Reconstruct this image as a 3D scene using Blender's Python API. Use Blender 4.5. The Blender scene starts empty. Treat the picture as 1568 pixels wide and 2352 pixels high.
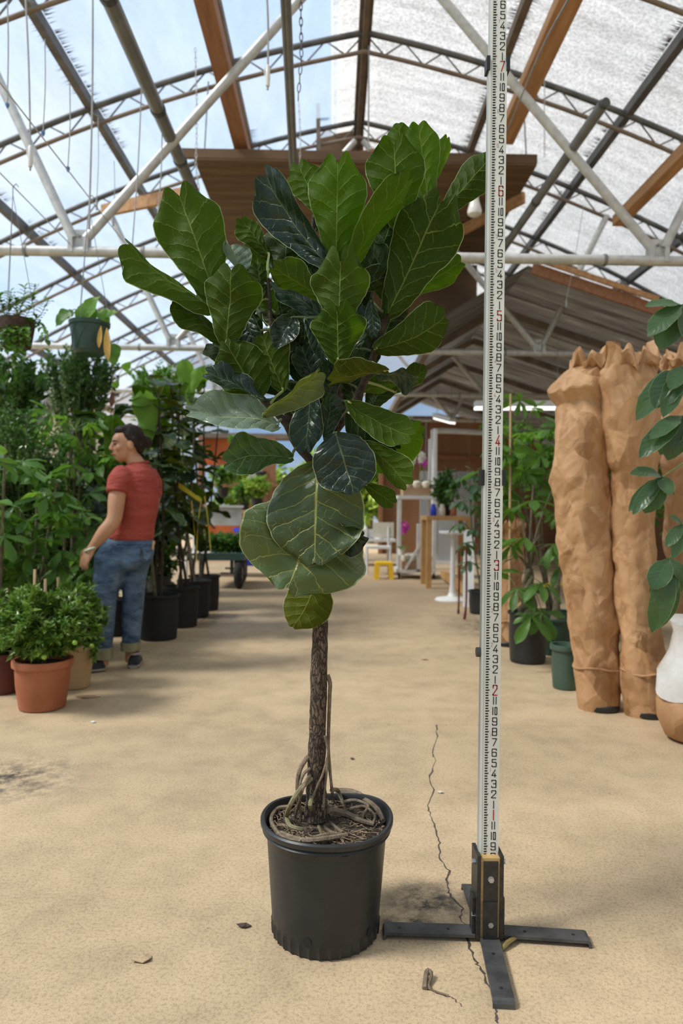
import bpy, bmesh, math, random
from math import sin, cos, pi, radians, sqrt, exp
from mathutils import Vector, Matrix, noise, Quaternion
V = Vector
scene = bpy.context.scene
col = scene.collection
# ------------------------------------------------------------------ camera
F = 1631.0                      # focal length in pixels of the 1568 x 2352 frame
CAM = V((0, 0, 1.04))
YAW = math.atan(18 / F); ROLL = radians(0.7)
CROT = Matrix.Rotation(-YAW, 3, 'Z') @ Matrix.Rotation(pi / 2, 3, 'X') @ Matrix.Rotation(ROLL, 3, 'Z')
cd = bpy.data.cameras.new('camera'); cam = bpy.data.objects.new('camera', cd); col.objects.link(cam)
cd.sensor_fit = 'VERTICAL'; cd.sensor_height = 36.0; cd.lens = F / 2352 * 36.0
cd.clip_start = .05; cd.clip_end = 300
cam.matrix_world = Matrix.Translation(CAM) @ CROT.to_4x4()
cd.dof.use_dof = True; cd.dof.focus_distance = 1.72; cd.dof.aperture_fstop = 3.4
scene.camera = cam
cy = scene.cycles; cy.max_bounces = 8; cy.diffuse_bounces = 4; cy.glossy_bounces = 3; cy.transmission_bounces = 5; cy.transparent_max_bounces = 12; cy.caustics_reflective = False; cy.caustics_refractive = False
# ------------------------------------------------------------------ world, sun, exposure
vs = scene.view_settings
vs.view_transform = 'Standard'; vs.look = 'None'; vs.gamma = 1; vs.use_curve_mapping = False
vs.exposure = -0.45
w = bpy.data.worlds.new('sky'); scene.world = w; w.use_nodes = True
nt = w.node_tree; N = nt.nodes; N.clear()
out = N.new('ShaderNodeOutputWorld'); bg = N.new('ShaderNodeBackground')
tc = N.new('ShaderNodeTexCoord'); mp = N.new('ShaderNodeMapping'); mp.inputs['Scale'].default_value = (1, 1, 2.2)
nz = N.new('ShaderNodeTexNoise'); nz.inputs['Scale'].default_value = 2.6; nz.inputs['Detail'].default_value = 6
rp = N.new('ShaderNodeValToRGB')
rp.color_ramp.elements[0].position = .40; rp.color_ramp.elements[0].color = (.42, .66, 1.0, 1)
rp.color_ramp.elements[1].position = .62; rp.color_ramp.elements[1].color = (1.0, 1.0, 1.0, 1)
bg.inputs['Strength'].default_value = 0.85
L = nt.links.new
L(tc.outputs['Generated'], mp.inputs['Vector']); L(mp.outputs['Vector'], nz.inputs['Vector']); L(nz.outputs['Fac'], rp.inputs['Fac'])
L(rp.outputs['Color'], bg.inputs['Color']); L(bg.outputs['Background'], out.inputs['Surface'])
sd = bpy.data.lights.new('sun', 'SUN'); sd.energy = 8.5; sd.angle = radians(14); sd.color = (1, .95, .87)
sun = bpy.data.objects.new('sun', sd); col.objects.link(sun)
sun.rotation_euler = V((.78, .20, -1.0)).to_track_quat('-Z', 'Y').to_euler()

# ------------------------------------------------------------------ pixel helpers
def ray(px, py): return CROT @ V(((px - 784) / F, -(py - 1176) / F, -1))
def P(px, py, y): r = ray(px, py); return CAM + r * (y / r.y)
def PZ(px, py, z): r = ray(px, py); return CAM + r * ((z - CAM.z) / r.z)
def G(px, py): return PZ(px, py, 0)
def S(px, y): return px * y / F
def lerp(a, b, t): return a + (b - a) * t
def interp(tab, x):
    if x <= tab[0][0]: return tab[0][1]
    for (a, b), (c, d) in zip(tab, tab[1:]):
        if x <= c:
            t = (x - a) / (c - a); t = t * t * (3 - 2 * t); return b + (d - b) * t
    return tab[-1][1]
def spline(pts, n):
    pts = [V(p) for p in pts]
    if len(pts) < 3: return [pts[0].lerp(pts[-1], i / n) for i in range(n + 1)]
    o = []
    m = len(pts) - 1
    for i in range(n + 1):
        t = i / n * m; k = min(int(t), m - 1); f = t - k
        p0 = pts[max(k - 1, 0)]; p1 = pts[k]; p2 = pts[k + 1]; p3 = pts[min(k + 2, m)]
        o.append(.5 * ((2 * p1) + (p2 - p0) * f + (2 * p0 - 5 * p1 + 4 * p2 - p3) * f * f + (3 * p1 - p0 - 3 * p2 + p3) * f ** 3))
    return o
# ------------------------------------------------------------------ objects
W = {}
def reg(o, parent=None, M=None):
    M = M or Matrix(); col.objects.link(o); W[o.name] = M
    if parent is not None:
        o.parent = parent; o.matrix_basis = W[parent.name].inverted() @ M
    else: o.matrix_basis = M
    return o
def tag(o, label=None, cat=None, group=None, kind=None):
    if label: o['label'] = label
    if cat: o['category'] = cat
    if group: o['group'] = group
    if kind: o['kind'] = kind
    return o
def thing(name, loc, label=None, cat=None, group=None, kind=None):
    o = bpy.data.objects.new(name, None); o.empty_display_size = .1
    reg(o, None, Matrix.Translation(V(loc))); return tag(o, label, cat, group, kind)
class MB:
    def __init__(s): s.v = []; s.f = []; s.uv = None; s.mi = None
    def add(s, vs_, fs):
        b = len(s.v); s.v += [tuple(p) for p in vs_]; s.f += [tuple(i + b for i in q) for q in fs]; return s
    def box(s, c, size, M=None):
        c = V(c); h = V(size) / 2; vv = []
        for x in (-1, 1):
            for y in (-1, 1):
                for z in (-1, 1):
                    p = V((x * h.x, y * h.y, z * h.z)); p = M @ p if M else p; vv.append(c + p)
        return s.add(vv, [(0, 1, 3, 2), (4, 6, 7, 5), (0, 4, 5, 1), (2, 3, 7, 6), (0, 2, 6, 4), (1, 5, 7, 3)])
    def bar(s, a, b, wd, ht=None, up=(0, 0, 1)):          # square bar a -> b
        a = V(a); b = V(b); d = b - a; L_ = d.length; d.normalize(); ht = ht or wd
        x = d.cross(V(up))
        if x.length < 1e-4: x = d.cross(V((0, 1, 0)))
        x.normalize(); z = x.cross(d)
        M = Matrix((x, d, z)).transposed()
        return s.box((a + b) / 2, (wd, L_, ht), M)
    def tube(s, path, r, n=8, cap=True, sx=1.0):
        path = [V(p) for p in path]; m = len(path)
        rs = r if hasattr(r, '__len__') else [r] * m
        vv = []; ff = []; prev = None
        for i, p in enumerate(path):
            t = (path[min(i + 1, m - 1)] - path[max(i - 1, 0)])
            if t.length < 1e-9: t = V((0, 0, 1))
            t.normalize()
            if prev is None:
                x = t.cross(V((0, 0, 1)) if abs(t.z) < .9 else V((0, 1, 0)))
            else: x = prev - t * prev.dot(t)
            if x.length < 1e-6: x = t.orthogonal()
            x.normalize(); prev = x; y = t.cross(x)
            for k in range(n):
                a = 2 * pi * k / n; vv.append(p + x * cos(a) * rs[i] * sx + y * sin(a) * rs[i])
        for i in range(m - 1):
            for k in range(n):
                k2 = (k + 1) % n; ff.append((i * n + k, i * n + k2, (i + 1) * n + k2, (i + 1) * n + k))
        if cap: ff.append(tuple(range(n - 1, -1, -1))); ff.append(tuple((m - 1) * n + k for k in range(n)))
        return s.add(vv, ff)
    def rod(s, a, b, r, n=8, r2=None): return s.tube([a, b], [r, r2 if r2 is not None else r], n)
    def lathe(s, prof, n=32, c=(0, 0, 0), fn=None, closed=False):   # prof: (r, z)
        c = V(c); vv = []; ff = []; m = len(prof)
        for (r, z) in prof:
            for k in range(n):
                a = 2 * pi * k / n; rr = r; zz = z
                if fn: rr, zz = fn(r, z, a)
                vv.append(c + V((rr * cos(a), rr * sin(a), zz)))
        for i in range(m - 1):
            for k in range(n):
                k2 = (k + 1) % n; ff.append((i * n + k, i * n + k2, (i + 1) * n + k2, (i + 1) * n + k))
        if prof[0][0] > 0: ff.append(tuple(range(n - 1, -1, -1)))
        if prof[-1][0] > 0 and not closed: ff.append(tuple((m - 1) * n + k for k in range(n)))
        return s.add(vv, ff)
    def ell(s, c, r, n=12, m=8, M=None):
        c = V(c); r = V(r) if hasattr(r, '__len__') else V((r, r, r)); vv = []; ff = []
        for i in range(m + 1):
            th = pi * i / m
            for k in range(n):
                a = 2 * pi * k / n
                p = V((r.x * sin(th) * cos(a), r.y * sin(th) * sin(a), r.z * cos(th)))
                vv.append(c + (M @ p if M else p))
        for i in range(m):
            for k in range(n):
                k2 = (k + 1) % n; ff.append((i * n + k, (i + 1) * n + k, (i + 1) * n + k2, i * n + k2))
        return s.add(vv, ff)
    def rings(s, rings, cap=True):       # list of equal-length closed rings of points
        n = len(rings[0]); vv = [p for r in rings for p in r]; ff = []
        for i in range(len(rings) - 1):
            for k in range(n):
                k2 = (k + 1) % n; ff.append((i * n + k, i * n + k2, (i + 1) * n + k2, (i + 1) * n + k))
        if cap:
            ff.append(tuple(range(n - 1, -1, -1))); b = (len(rings) - 1) * n; ff.append(tuple(b + k for k in range(n)))
        return s.add(vv, ff)
    def poly(s, pts): return s.add(pts, [tuple(range(len(pts)))])
    def prism(s, pts, d):                # closed outline extruded by vector d
        d = V(d); n = len(pts); pts = [V(p) for p in pts]
        return s.add(pts + [p + d for p in pts], [tuple(range(n - 1, -1, -1)), tuple(range(n, 2 * n))] + [(k, (k + 1) % n, n + (k + 1) % n, n + k) for k in range(n)])
    def mesh(s, name, m, smooth=True):
        me = bpy.data.meshes.new(name); me.from_pydata(s.v, [], s.f)
        if smooth: me.polygons.foreach_set('use_smooth', [True] * len(me.polygons))
        for q in (m if isinstance(m, (list, tuple)) else [m]): me.materials.append(q)
        if s.uv:
            l = me.uv_layers.new(name='UVMap')
            vi = [0] * len(me.loops); me.loops.foreach_get('vertex_index', vi)
            l.data.foreach_set('uv', [c for i in vi for c in s.uv[i]])
        if s.mi: me.polygons.foreach_set('material_index', s.mi)
        me.update(); return me
    def build(s, name, m, parent=None, smooth=True, M=None):
        me = s.mesh(name, m, False)
        if smooth:
            me.polygons.foreach_set('use_smooth', [True] * len(me.polygons))
            me.set_sharp_from_angle(angle=radians(40))
        return reg(bpy.data.objects.new(name, me), parent, M)
def inst(name, me, parent, M): return reg(bpy.data.objects.new(name, me), parent, M)
def part(name, m, parent, fn, *a, smooth=True, **k):
    b = MB(); getattr(b, fn)(*a, **k); return b.build(name, m, parent, smooth)
def remeshed(mb, voxel, name, m, parent, smooth_it=6):
    me = mb.mesh(name, m); o = bpy.data.objects.new(name, me); col.objects.link(o)
    r = o.modifiers.new('r', 'REMESH'); r.mode = 'VOXEL'; r.voxel_size = voxel; r.use_smooth_shade = True
    sm = o.modifiers.new('s', 'SMOOTH'); sm.iterations = smooth_it; sm.factor = .5
    dg = bpy.context.evaluated_depsgraph_get(); me2 = bpy.data.meshes.new_from_object(o.evaluated_get(dg))
    me2.name = name; bpy.data.objects.remove(o); bpy.data.meshes.remove(me)
    if not me2.materials: me2.materials.append(m)
    me2.polygons.foreach_set('use_smooth', [True] * len(me2.polygons))
    return reg(bpy.data.objects.new(name, me2), parent)
# ------------------------------------------------------------------ materials
def new_mat(name):
    m = bpy.data.materials.new(name); m.use_nodes = True; t = m.node_tree; t.nodes.clear()
    o = t.nodes.new('ShaderNodeOutputMaterial'); b = t.nodes.new('ShaderNodeBsdfPrincipled')
    t.links.new(b.outputs[0], o.inputs[0]); return m, t, b, o
def c4(c): return (*c, 1) if len(c) == 3 else c
def nd(t, typ, **k):
    n = t.nodes.new('ShaderNode' + typ)
    for a, b in k.items():
        if a in n.inputs.keys(): n.inputs[a].default_value = b
        else: setattr(n, a, b)
    return n
def mixc(t, fac, a, b, mode='MIX'):
    n = t.nodes.new('ShaderNodeMix'); n.data_type = 'RGBA'; n.blend_type = mode
    for i, x in ((0, fac), (6, a), (7, b)):
        if hasattr(x, 'links') or isinstance(x, bpy.types.NodeSocket): t.links.new(x, n.inputs[i])
        elif i == 0: n.inputs[0].default_value = x
        else: n.inputs[i].default_value = c4(x)
    return n.outputs[2]
def mth(t, op, a, b=None, c=None, clamp=False):
    n = t.nodes.new('ShaderNodeMath'); n.operation = op; n.use_clamp = clamp
    for i, x in enumerate((a, b, c)):
        if x is None: continue
        if isinstance(x, bpy.types.NodeSocket): t.links.new(x, n.inputs[i])
        else: n.inputs[i].default_value = x
    return n.outputs[0]
def ramp(t, fac, stops):
    n = t.nodes.new('ShaderNodeValToRGB'); e = n.color_ramp.elements
    while len(e) < len(stops): e.new(.5)
    for q, (p, c) in zip(e, stops): q.position = p; q.color = c4(c) if hasattr(c, '__len__') else (c, c, c, 1)
    t.links.new(fac, n.inputs[0]); return n.outputs[0]
def coords(t, scale=(1, 1, 1), kind='Object'):
    a = t.nodes.new('ShaderNodeTexCoord'); b = t.nodes.new('ShaderNodeMapping'); b.inputs['Scale'].default_value = scale
    t.links.new(a.outputs[kind], b.inputs[0]); return b.outputs[0]
def tnoise(t, vec, scale, detail=4, rough=.5):
    n = nd(t, 'TexNoise', Scale=scale, Detail=detail, Roughness=rough); t.links.new(vec, n.inputs['Vector']); return n.outputs['Fac']
def bumpn(t, b, h, strength=.3, dist=.01):
    n = nd(t, 'Bump', Strength=strength, Distance=dist); t.links.new(h, n.inputs['Height']); t.links.new(n.outputs[0], b.inputs['Normal'])
def mat(name, c1, c2=None, rough=.6, scale=10, detail=4, bump=0, bscale=None, metal=0, spec=.5, trans=0, stretch=(1, 1, 1), emit=None, lo=.35, hi=.65, vary=0, alpha=None):
    m, t, b, o = new_mat(name); b.inputs['Roughness'].default_value = rough; b.inputs['Metallic'].default_value = metal
    b.inputs['Specular IOR Level'].default_value = spec
    vec = coords(t, stretch); cs = None
    if c2 is not None:
        f = tnoise(t, vec, scale, detail); cs = ramp(t, f, [(lo, c1), (hi, c2)])
    if vary:
        oi = t.nodes.new('ShaderNodeObjectInfo'); hs = nd(t, 'HueSaturation')
        if cs is not None: t.links.new(cs, hs.inputs['Color'])
        else: hs.inputs['Color'].default_value = c4(c1)
        t.links.new(mth(t, 'MULTIPLY_ADD', oi.outputs['Random'], vary, 1 - vary / 2), hs.inputs['Value'])
        t.links.new(mth(t, 'MULTIPLY_ADD', oi.outputs['Random'], .05, .475), hs.inputs['Hue']); cs = hs.outputs[0]
    if cs is not None: t.links.new(cs, b.inputs['Base Color'])
    else: b.inputs['Base Color'].default_value = c4(c1)
    if bump: bumpn(t, b, tnoise(t, vec, bscale or scale * 4, 5), bump)
    if emit: b.inputs['Emission Color'].default_value = c4(emit[0]); b.inputs['Emission Strength'].default_value = emit[1]
    if trans:
        tr = t.nodes.new('ShaderNodeBsdfTranslucent'); mx = t.nodes.new('ShaderNodeMixShader'); mx.inputs[0].default_value = trans
        tcs = mixc(t, .5, cs if cs is not None else c1, tuple(min(1, q * 2.2) for q in c1[:3]))
        t.links.new(tcs, tr.inputs[0]); t.links.new(b.outputs[0], mx.inputs[1]); t.links.new(tr.outputs[0], mx.inputs[2]); t.links.new(mx.outputs[0], o.inputs[0])
    if alpha is not None: b.inputs['Alpha'].default_value = alpha
    return m
random.seed(7)
# ================================================================== materials of the shell
def concrete():
    m, t, b, o = new_mat('tan_concrete'); vec = coords(t)
    big = tnoise(t, vec, .9, 5, .6); med = tnoise(t, vec, 5, 6, .65); fine = tnoise(t, vec, 110, 3, .7); grit = tnoise(t, vec, 380, 2, .6)
    c = ramp(t, big, [(.3, (.37, .262, .145)), (.5, (.51, .375, .218)), (.72, (.60, .455, .272))])
    c = mixc(t, .5, c, ramp(t, med, [(.3, (.38, .30, .20)), (.6, (.63, .49, .32))]))
    c = mixc(t, .55, c, ramp(t, fine, [(.38, (.62, .60, .58)), (.5, (1, 1, 1)), (.75, (1.18, 1.15, 1.1))]), 'MULTIPLY')
    sp = ramp(t, grit, [(.30, (.30, .27, .24)), (.42, (1, 1, 1)), (.66, (1, 1, 1)), (.76, (1.5, 1.45, 1.4))])
    c = mixc(t, .75, c, sp, 'MULTIPLY')
    # worn stains with a shape of their own
    sx = t.nodes.new('ShaderNodeSeparateXYZ'); t.links.new(vec, sx.inputs[0])
    st = tnoise(t, vec, 14, 6, .75)
    def blob(x, y, rx, ry):
        dx = mth(t, 'DIVIDE', mth(t, 'SUBTRACT', sx.outputs[0], x), rx); dy = mth(t, 'DIVIDE', mth(t, 'SUBTRACT', sx.outputs[1], y), ry)
        return mth(t, 'SUBTRACT', 1, mth(t, 'SQRT', mth(t, 'ADD', mth(t, 'MULTIPLY', dx, dx), mth(t, 'MULTIPLY', dy, dy))), clamp=True)
    acc = None
    for (px, py, rx, ry) in ((985, 2070, .17, .14), (930, 2120, .16, .08), (10, 1790, .35, .3), (1130, 1440, .5, .8), (480, 1420, .6, .5)):
        g = G(px, py); q = blob(g.x, g.y, rx, ry); acc = q if acc is None else mth(t, 'MAXIMUM', acc, q)
    stain = mth(t, 'MULTIPLY', acc, ramp(t, st, [(.42, 0.0), (.62, 1.0)]))
    c = mixc(t, mth(t, 'MULTIPLY', stain, 1.3, clamp=True), c, (.07, .06, .05))
    aisle_shade = blob(G(800, 1370).x, G(800, 1370).y + .6, 2.6, 3.4)  # shade of the far aisle painted into the floor colour
    c = mixc(t, mth(t, 'MULTIPLY', mth(t, 'MULTIPLY', aisle_shade, 1.5, clamp=True), mth(t, 'MULTIPLY_ADD', med, .7, .15)), c, (.20, .14, .085))
    spots = ramp(t, tnoise(t, vec, 38, 2, .5), [(.74, 0.0), (.80, 1.0)])
    c = mixc(t, mth(t, 'MULTIPLY', spots, .55), c, (.09, .07, .055))
    t.links.new(c, b.inputs['Base Color'])
    wet = G(400, 1425); wq = blob(wet.x, wet.y, 1.5, 1.5)
    t.links.new(mth(t, 'SUBTRACT', .85, mth(t, 'MULTIPLY', wq, .75)), b.inputs['Roughness'])
    b.inputs['Specular IOR Level'].default_value = .35
    h = mth(t, 'ADD', mth(t, 'MULTIPLY', fine, .5), mth(t, 'MULTIPLY', grit, .6)); bumpn(t, b, h, .35, .004)
    return m
M_conc = concrete()
M_joint = mat('joint_dirt', (.13, .10, .075), (.22, .175, .13), rough=.95, scale=30)
M_crack = mat('crack_dark', (.055, .042, .032), (.10, .08, .06), rough=.95, scale=40)
M_earth = mat('outdoor_ground', (.40, .36, .27), (.30, .33, .18), rough=.95, scale=1.2)
M_steel = mat('galvanised_steel', (.50, .50, .48), (.64, .64, .62), rough=.5, scale=14, metal=.35, bump=.1)
M_steeld = mat('dull_grey_steel', (.20, .20, .195), (.30, .30, .29), rough=.5, scale=9, metal=.35)
M_chord = mat('weathered_truss_steel', (.10, .10, .10), (.17, .165, .16), rough=.6, scale=6, metal=.2)
M_chordb = mat('rusty_truss_steel', (.20, .145, .10), (.27, .21, .16), rough=.65, scale=4, metal=.1)
M_pipe = mat('black_pipe', (.045, .047, .047), (.075, .075, .072), rough=.35, scale=8)
M_wood = mat('fir_lumber', (.40, .20, .085), (.55, .30, .14), rough=.7, scale=3, stretch=(8, .8, 8), bump=.1)
M_woodw = mat('red_brown_lumber', (.26, .115, .055), (.36, .17, .08), rough=.7, scale=3, stretch=(8, .8, 8), bump=.1)
M_purlin = mat('weathered_purlin', (.16, .125, .095), (.24, .19, .15), rough=.8, scale=5)
M_ply = mat('brown_plywood', (.10, .056, .026), (.175, .10, .046), rough=.75, scale=2.5, stretch=(.6, 5, 1), bump=.05)
M_plyw = mat('plywood_wall', (.25, .12, .055), (.34, .17, .08), rough=.8, scale=1.2, stretch=(3, 1, .5))
M_white = mat('white_paint', (.80, .80, .78), rough=.4)
M_fringe = mat('frayed_dark_cloth', (.11, .10, .09), rough=.95)
def film(name, tcol, fac, tl, sc, ncol, weave=False):
    # thin sheet: part clear, part milky
    m, t, b, o = new_mat(name); t.nodes.remove(b)
    tr = nd(t, 'BsdfTransparent'); tl_ = nd(t, 'BsdfTranslucent'); df = nd(t, 'BsdfDiffuse'); a = nd(t, 'AddShader'); mx = nd(t, 'MixShader')
    vec = coords(t, sc); f = tnoise(t, vec, 3.0, 6, .65)
    c = ramp(t, f, [(.3, ncol), (.62, tl)])
    if weave:
        v2 = coords(t, (1, 1, 1)); f2 = tnoise(t, v2, 40, 2, .6); c = mixc(t, .5, c, ramp(t, f2, [(.38, (.35, .35, .35)), (.6, (1.15, 1.15, 1.15))]), 'MULTIPLY')
    t.links.new(c, tl_.inputs[0]); df.inputs[0].default_value = (.16, .16, .16, 1); tr.inputs[0].default_value = c4(tcol)
    t.links.new(tl_.outputs[0], a.inputs[0]); t.links.new(df.outputs[0], a.inputs[1])
    mx.inputs[0].default_value = fac
    t.links.new(tr.outputs[0], mx.inputs[1]); t.links.new(a.outputs[0], mx.inputs[2]); t.links.new(mx.outputs[0], o.inputs[0])
    return m
M_film = film('clear_greenhouse_film', (.95, .97, 1.0), .42, (.58, .70, .84), (1, .25, 1), (.44, .55, .70))
M_shade = film('white_shade_cloth', (1, 1, 1), .93, (.66, .655, .645), (.5, 2.2, 1), (.44, .435, .425), True)
# ================================================================== floor slabs
gr = part('ground', M_earth, None, 'box', (0, 20, -.16), (120, 130, .1), smooth=False); tag(gr, kind='structure')
fl = thing('floor', (0, 0, -.05), kind='structure')
part('joint_bed', M_joint, fl, 'box', (0, 12, -.095), (14.6, 32, .17), smooth=False)
YJ = G(784, 1663).y
ys = [YJ - 3.05 * 2, YJ - 3.05, YJ] + [YJ + 3.05 * k for k in range(1, 9)]; xs = [-7.2, -3.7, 3.9, 7.3]
for i in range(len(ys) - 1):
    for j in range(3):
        x0, x1, y0, y1 = xs[j] + .003, xs[j + 1] - .003, ys[i] + .0025, ys[i + 1] - .0025
        e = .004; b = MB()
        rr = lambda q, z: [V((x0 + q, y0 + q, z)), V((x1 - q, y0 + q, z)), V((x1 - q, y1 - q, z)), V((x0 + q, y1 - q, z))]
        b.rings([rr(0, -.09), rr(0, -e), rr(e, 0)]); b.build('slab', M_conc, fl, smooth=False)
cr = [(1003, 1665), (1003, 1690), (992, 1730), (1000, 1748), (984, 1790), (996, 1815), (980, 1850), (992, 1880), (1000, 1910), (1010, 1935), (1008, 1972), (1030, 2000), (1026, 2035), (1036, 2060), (1062, 2085), (1056, 2110), (1078, 2140), (1072, 2160), (1090, 2205), (1108, 2235), (1120, 2262), (1136, 2300), (1140, 2330), (1143, 2351)]
def crack(pts, w0, name='crack'):
    random.seed(3); b = MB(); q = [G(*p) for p in pts]; path = []
    for a, c in zip(q, q[1:]):
        for k in range(5):
            path.append(a.lerp(c, k / 5) + V((random.uniform(-1, 1), random.uniform(-1, 1), 0)) * .004)
    path.append(q[-1]); vv = []
    for i, p in enumerate(path):
        w_ = w0 * random.uniform(.25, 1); vv += [V((p.x - w_, p.y, .0006)), V((p.x + w_, p.y, .0006))]
    b.add(vv, [(2 * i, 2 * i + 1, 2 * i + 3, 2 * i + 2) for i in range(len(path) - 1)]); b.build(name, M_crack, fl, smooth=False)
crack(cr, .0038)
crack([(985, 2265), (1010, 2285), (1040, 2292), (1060, 2312)], .0018)
crack([(560, 1700), (640, 1702), (680, 1697)], .002)
# ================================================================== roof
XR, ZR = .26, 5.98
def roof_z(x): u = abs(x - XR); return ZR - .2 * u - .035 * u * u
TY = [2.35, 3.97, 5.60, 7.22, 8.87, 10.5, 12.1, 13.75, 15.4, 17.0]
US = [-6.8 + .34 * i for i in range(41)]
roof = thing('roof', (XR, 10, ZR), kind='structure')
def sheet(name, m, x0, x1, dz=.06):
    b = MB(); n = 24; yy = [-2 + .8 * i for i in range(25)]; vv = []
    for y in yy:
        for i in range(n + 1):
            x = lerp(x0, x1, i / n); vv.append((x, y, roof_z(x) + dz + .012 * sin(y * 3.9) + .01 * noise.noise(V((x, y, 0)))))
    b.add(vv, [(r * (n + 1) + i, r * (n + 1) + i + 1, (r + 1) * (n + 1) + i + 1, (r + 1) * (n + 1) + i) for r in range(len(yy) - 1) for i in range(n)])
    return b.build(name, m, roof)
sheet('film_sheet', M_film, -6.6, -.02); sheet('shade_cloth_sheet', M_shade, -.08, 7.1, .075)
for u in (0, -1.37, 1.4, -2.78, 2.7, -4.15, 4.1, -5.5, 5.5):
    x = XR + u; z = roof_z(x)
    o = part('purlin', M_purlin if abs(u) < 2 else M_chord, roof, 'bar', (x, -2, z - .02), (x, 17.2, z - .02), .13 if u == 0 else .075, .10, smooth=False)
    if u == 0: part('ridge_board', M_purlin, roof, 'bar', (x, -2, z - .13), (x, 17.2, z - .13), .05, .10, smooth=False)
    else:
        random.seed(int(u * 100) + 900); b = MB()
        for k in range(700):          # frayed edge of the shade cloth along the purlin
            y = 2.6 + random.random() * 7.5
            if noise.noise(V((y * .9, u * 7, 0))) < -.08: continue
            s_ = random.choice((-1, 1)); l = random.uniform(.03, .11); zz = .035; dx = random.uniform(-.01, .01)
            xx = x + s_ * .036; b.poly([V((xx, y - .006, roof_z(xx) + zz)), V((xx, y + .006, roof_z(xx) + zz)), V((xx + s_ * l, y + dx, roof_z(xx + s_ * l) + zz - .004))])
        tag(b.build('frayed_fringe', M_fringe, roof, smooth=False), kind='stuff')
# arched trusses, every second one tied with a pipe and two V struts
bt = MB(); bt.tube([(XR + u, 0, roof_z(XR + u) - .06) for u in US], .030, 6); me_top = bt.mesh('top_chord', M_chord)
bt = MB(); bt.tube([(XR + u, 0, roof_z(XR + u) - .255 + (0.02 * abs(u) / 6)) for u in US], .021, 6); me_bot = bt.mesh('bottom_chord', M_chordb)
bt = MB(); k = -6.6; up = False
while k < 6.6:
    a = (XR + k, 0, roof_z(XR + k) - (.25 if not up else .07)); k2 = k + .2
    c = (XR + k2, 0, roof_z(XR + k2) - (.07 if not up else .25)); bt.rod(a, c, .009, 5); k = k2; up = not up
me_web = bt.mesh('web_bar', M_steeld)
def tie_pipe_z(): return 3.06
for i, y in enumerate(TY):
    T = Matrix.Translation((0, y, 0)); t_ = thing('roof_truss', (XR, y, ZR), kind='structure')
    inst('top_chord', me_top, t_, T); inst('bottom_chord', me_bot, t_, T); tag(inst('web_bar', me_web, t_, T), kind='stuff')
    if i % 2 == 0:
        z = tie_pipe_z(); part('tie_pipe', M_steel, t_, 'rod', (-6.3, y, z), (6.8, y, z), .040, 12)
        for s_ in (-1, 1):
            gx = XR + s_ * 2.28; gz = z + .06
            b = MB(); b.box((gx, y, gz + .03), (.17, .012, .16)); b.box((gx - .06, y, gz - .02), (.035, .09, .11)); b.box((gx + .06, y, gz - .02), (.035, .09, .11))
            g = b.build('gusset_plate', M_steel, t_, False)
            for q in (-.05, 0, .05): part('bolt', M_steeld, g, 'rod', (gx + q, y - .02, gz + .06), (gx + q, y + .02, gz + .06), .012, 6)
            part('strut', M_steel, t_, 'rod', (gx - s_ * .05, y, gz + .04), (XR + s_ * .05, y, ZR - .3), .037, 10)
            x2 = XR + s_ * 3.12; part('strut', M_steel, t_, 'rod', (gx + s_ * .05, y, gz + .04), (x2, y, roof_z(x2) - .22), .037, 10)
            x3 = XR
            for xx in (gx - .42, gx + .5): part('pipe_clamp', M_steeld, t_, 'rod', (xx - .012, y, z), (xx + .012, y, z), .047, 10)
# loft panel hung under the trusses
lz = CAM.z + 3.45; ly0, ly1, lx0, lx1 = 7.0, 9.8, -1.42, 1.97
loft = thing('hanging_loft', (.3, 8.4, lz), 'brown plywood loft platform hung under the roof ridge', 'loft')
for i in range(3):
    for j in range(2):
        x0 = lerp(lx0, lx1, i / 3) + .004; x1 = lerp(lx0, lx1, (i + 1) / 3) - .004; y0 = lerp(ly0, ly1, j / 2) + .003; y1 = lerp(ly0, ly1, (j + 1) / 2) - .003
        part('plywood_panel', M_ply, loft, 'box', ((x0 + x1) / 2, (y0 + y1) / 2, lz + .01), (x1 - x0, y1 - y0, .02), smooth=False)
for y in (ly0 + .02, 8.4, ly1 - .02): part('joist', M_ply, loft, 'box', ((lx0 + lx1) / 2 - .1, y, lz + .065), (lx1 - lx0 + .2, .04, .09), smooth=False)
for x in (lx0 + .1, lx1 - .1, .3): part('hanger_cable', M_steeld, loft, 'rod', (x, 7.02, lz + .02), (x, 7.2, roof_z(x) - .2), .008, 6)
part('drop_board', M_wood, loft, 'bar', (1.0, 9.2, lz - .12), (2.0, 7.6, lz - .05), .04, .12, smooth=False)
b = MB(); b.box((.9, 9.85, lz - .36), (2.1, .03, .72)); b.build('back_board', M_ply, loft, False)
def lumber(name, a, b_, wd, ht, m, label):
    o = part(name, m, None, 'bar', a, b_, wd, ht, smooth=False); return tag(o, label, 'beam')
zb = CAM.z + 3.62
lumber('lumber_beam', (-.97, 1.8, zb + .06), (-.97, 8.75, zb + .06), .14, .12, M_woodw, 'dark red-brown lumber beam running lengthwise into the hanging plywood loft')
lumber('lumber_beam', (1.63, 1.6, zb + .07), (1.63, 6.95, zb + .05), .17, .09, M_wood, 'light fir lumber beam beside the shade cloth slope, crossed by a wire')
lumber('lumber_beam', (2.5, 3.3, CAM.z + 2.62), (2.5, 6.3, CAM.z + 2.62), .10, .09, M_wood, 'short fir board whose sawn end hangs beyond the strut')
lumber('lumber_beam', P(235, 485, 8.0), P(445, 440, 7.5), .05, .13, M_wood, 'orange fir board sloping up to the edge of the hanging loft')
lumber('lumber_beam', P(700, 385, 7.05), P(875, 352, 7.3), .05, .10, M_wood, 'orange fir board lying tilted on top of the hanging loft')
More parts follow.
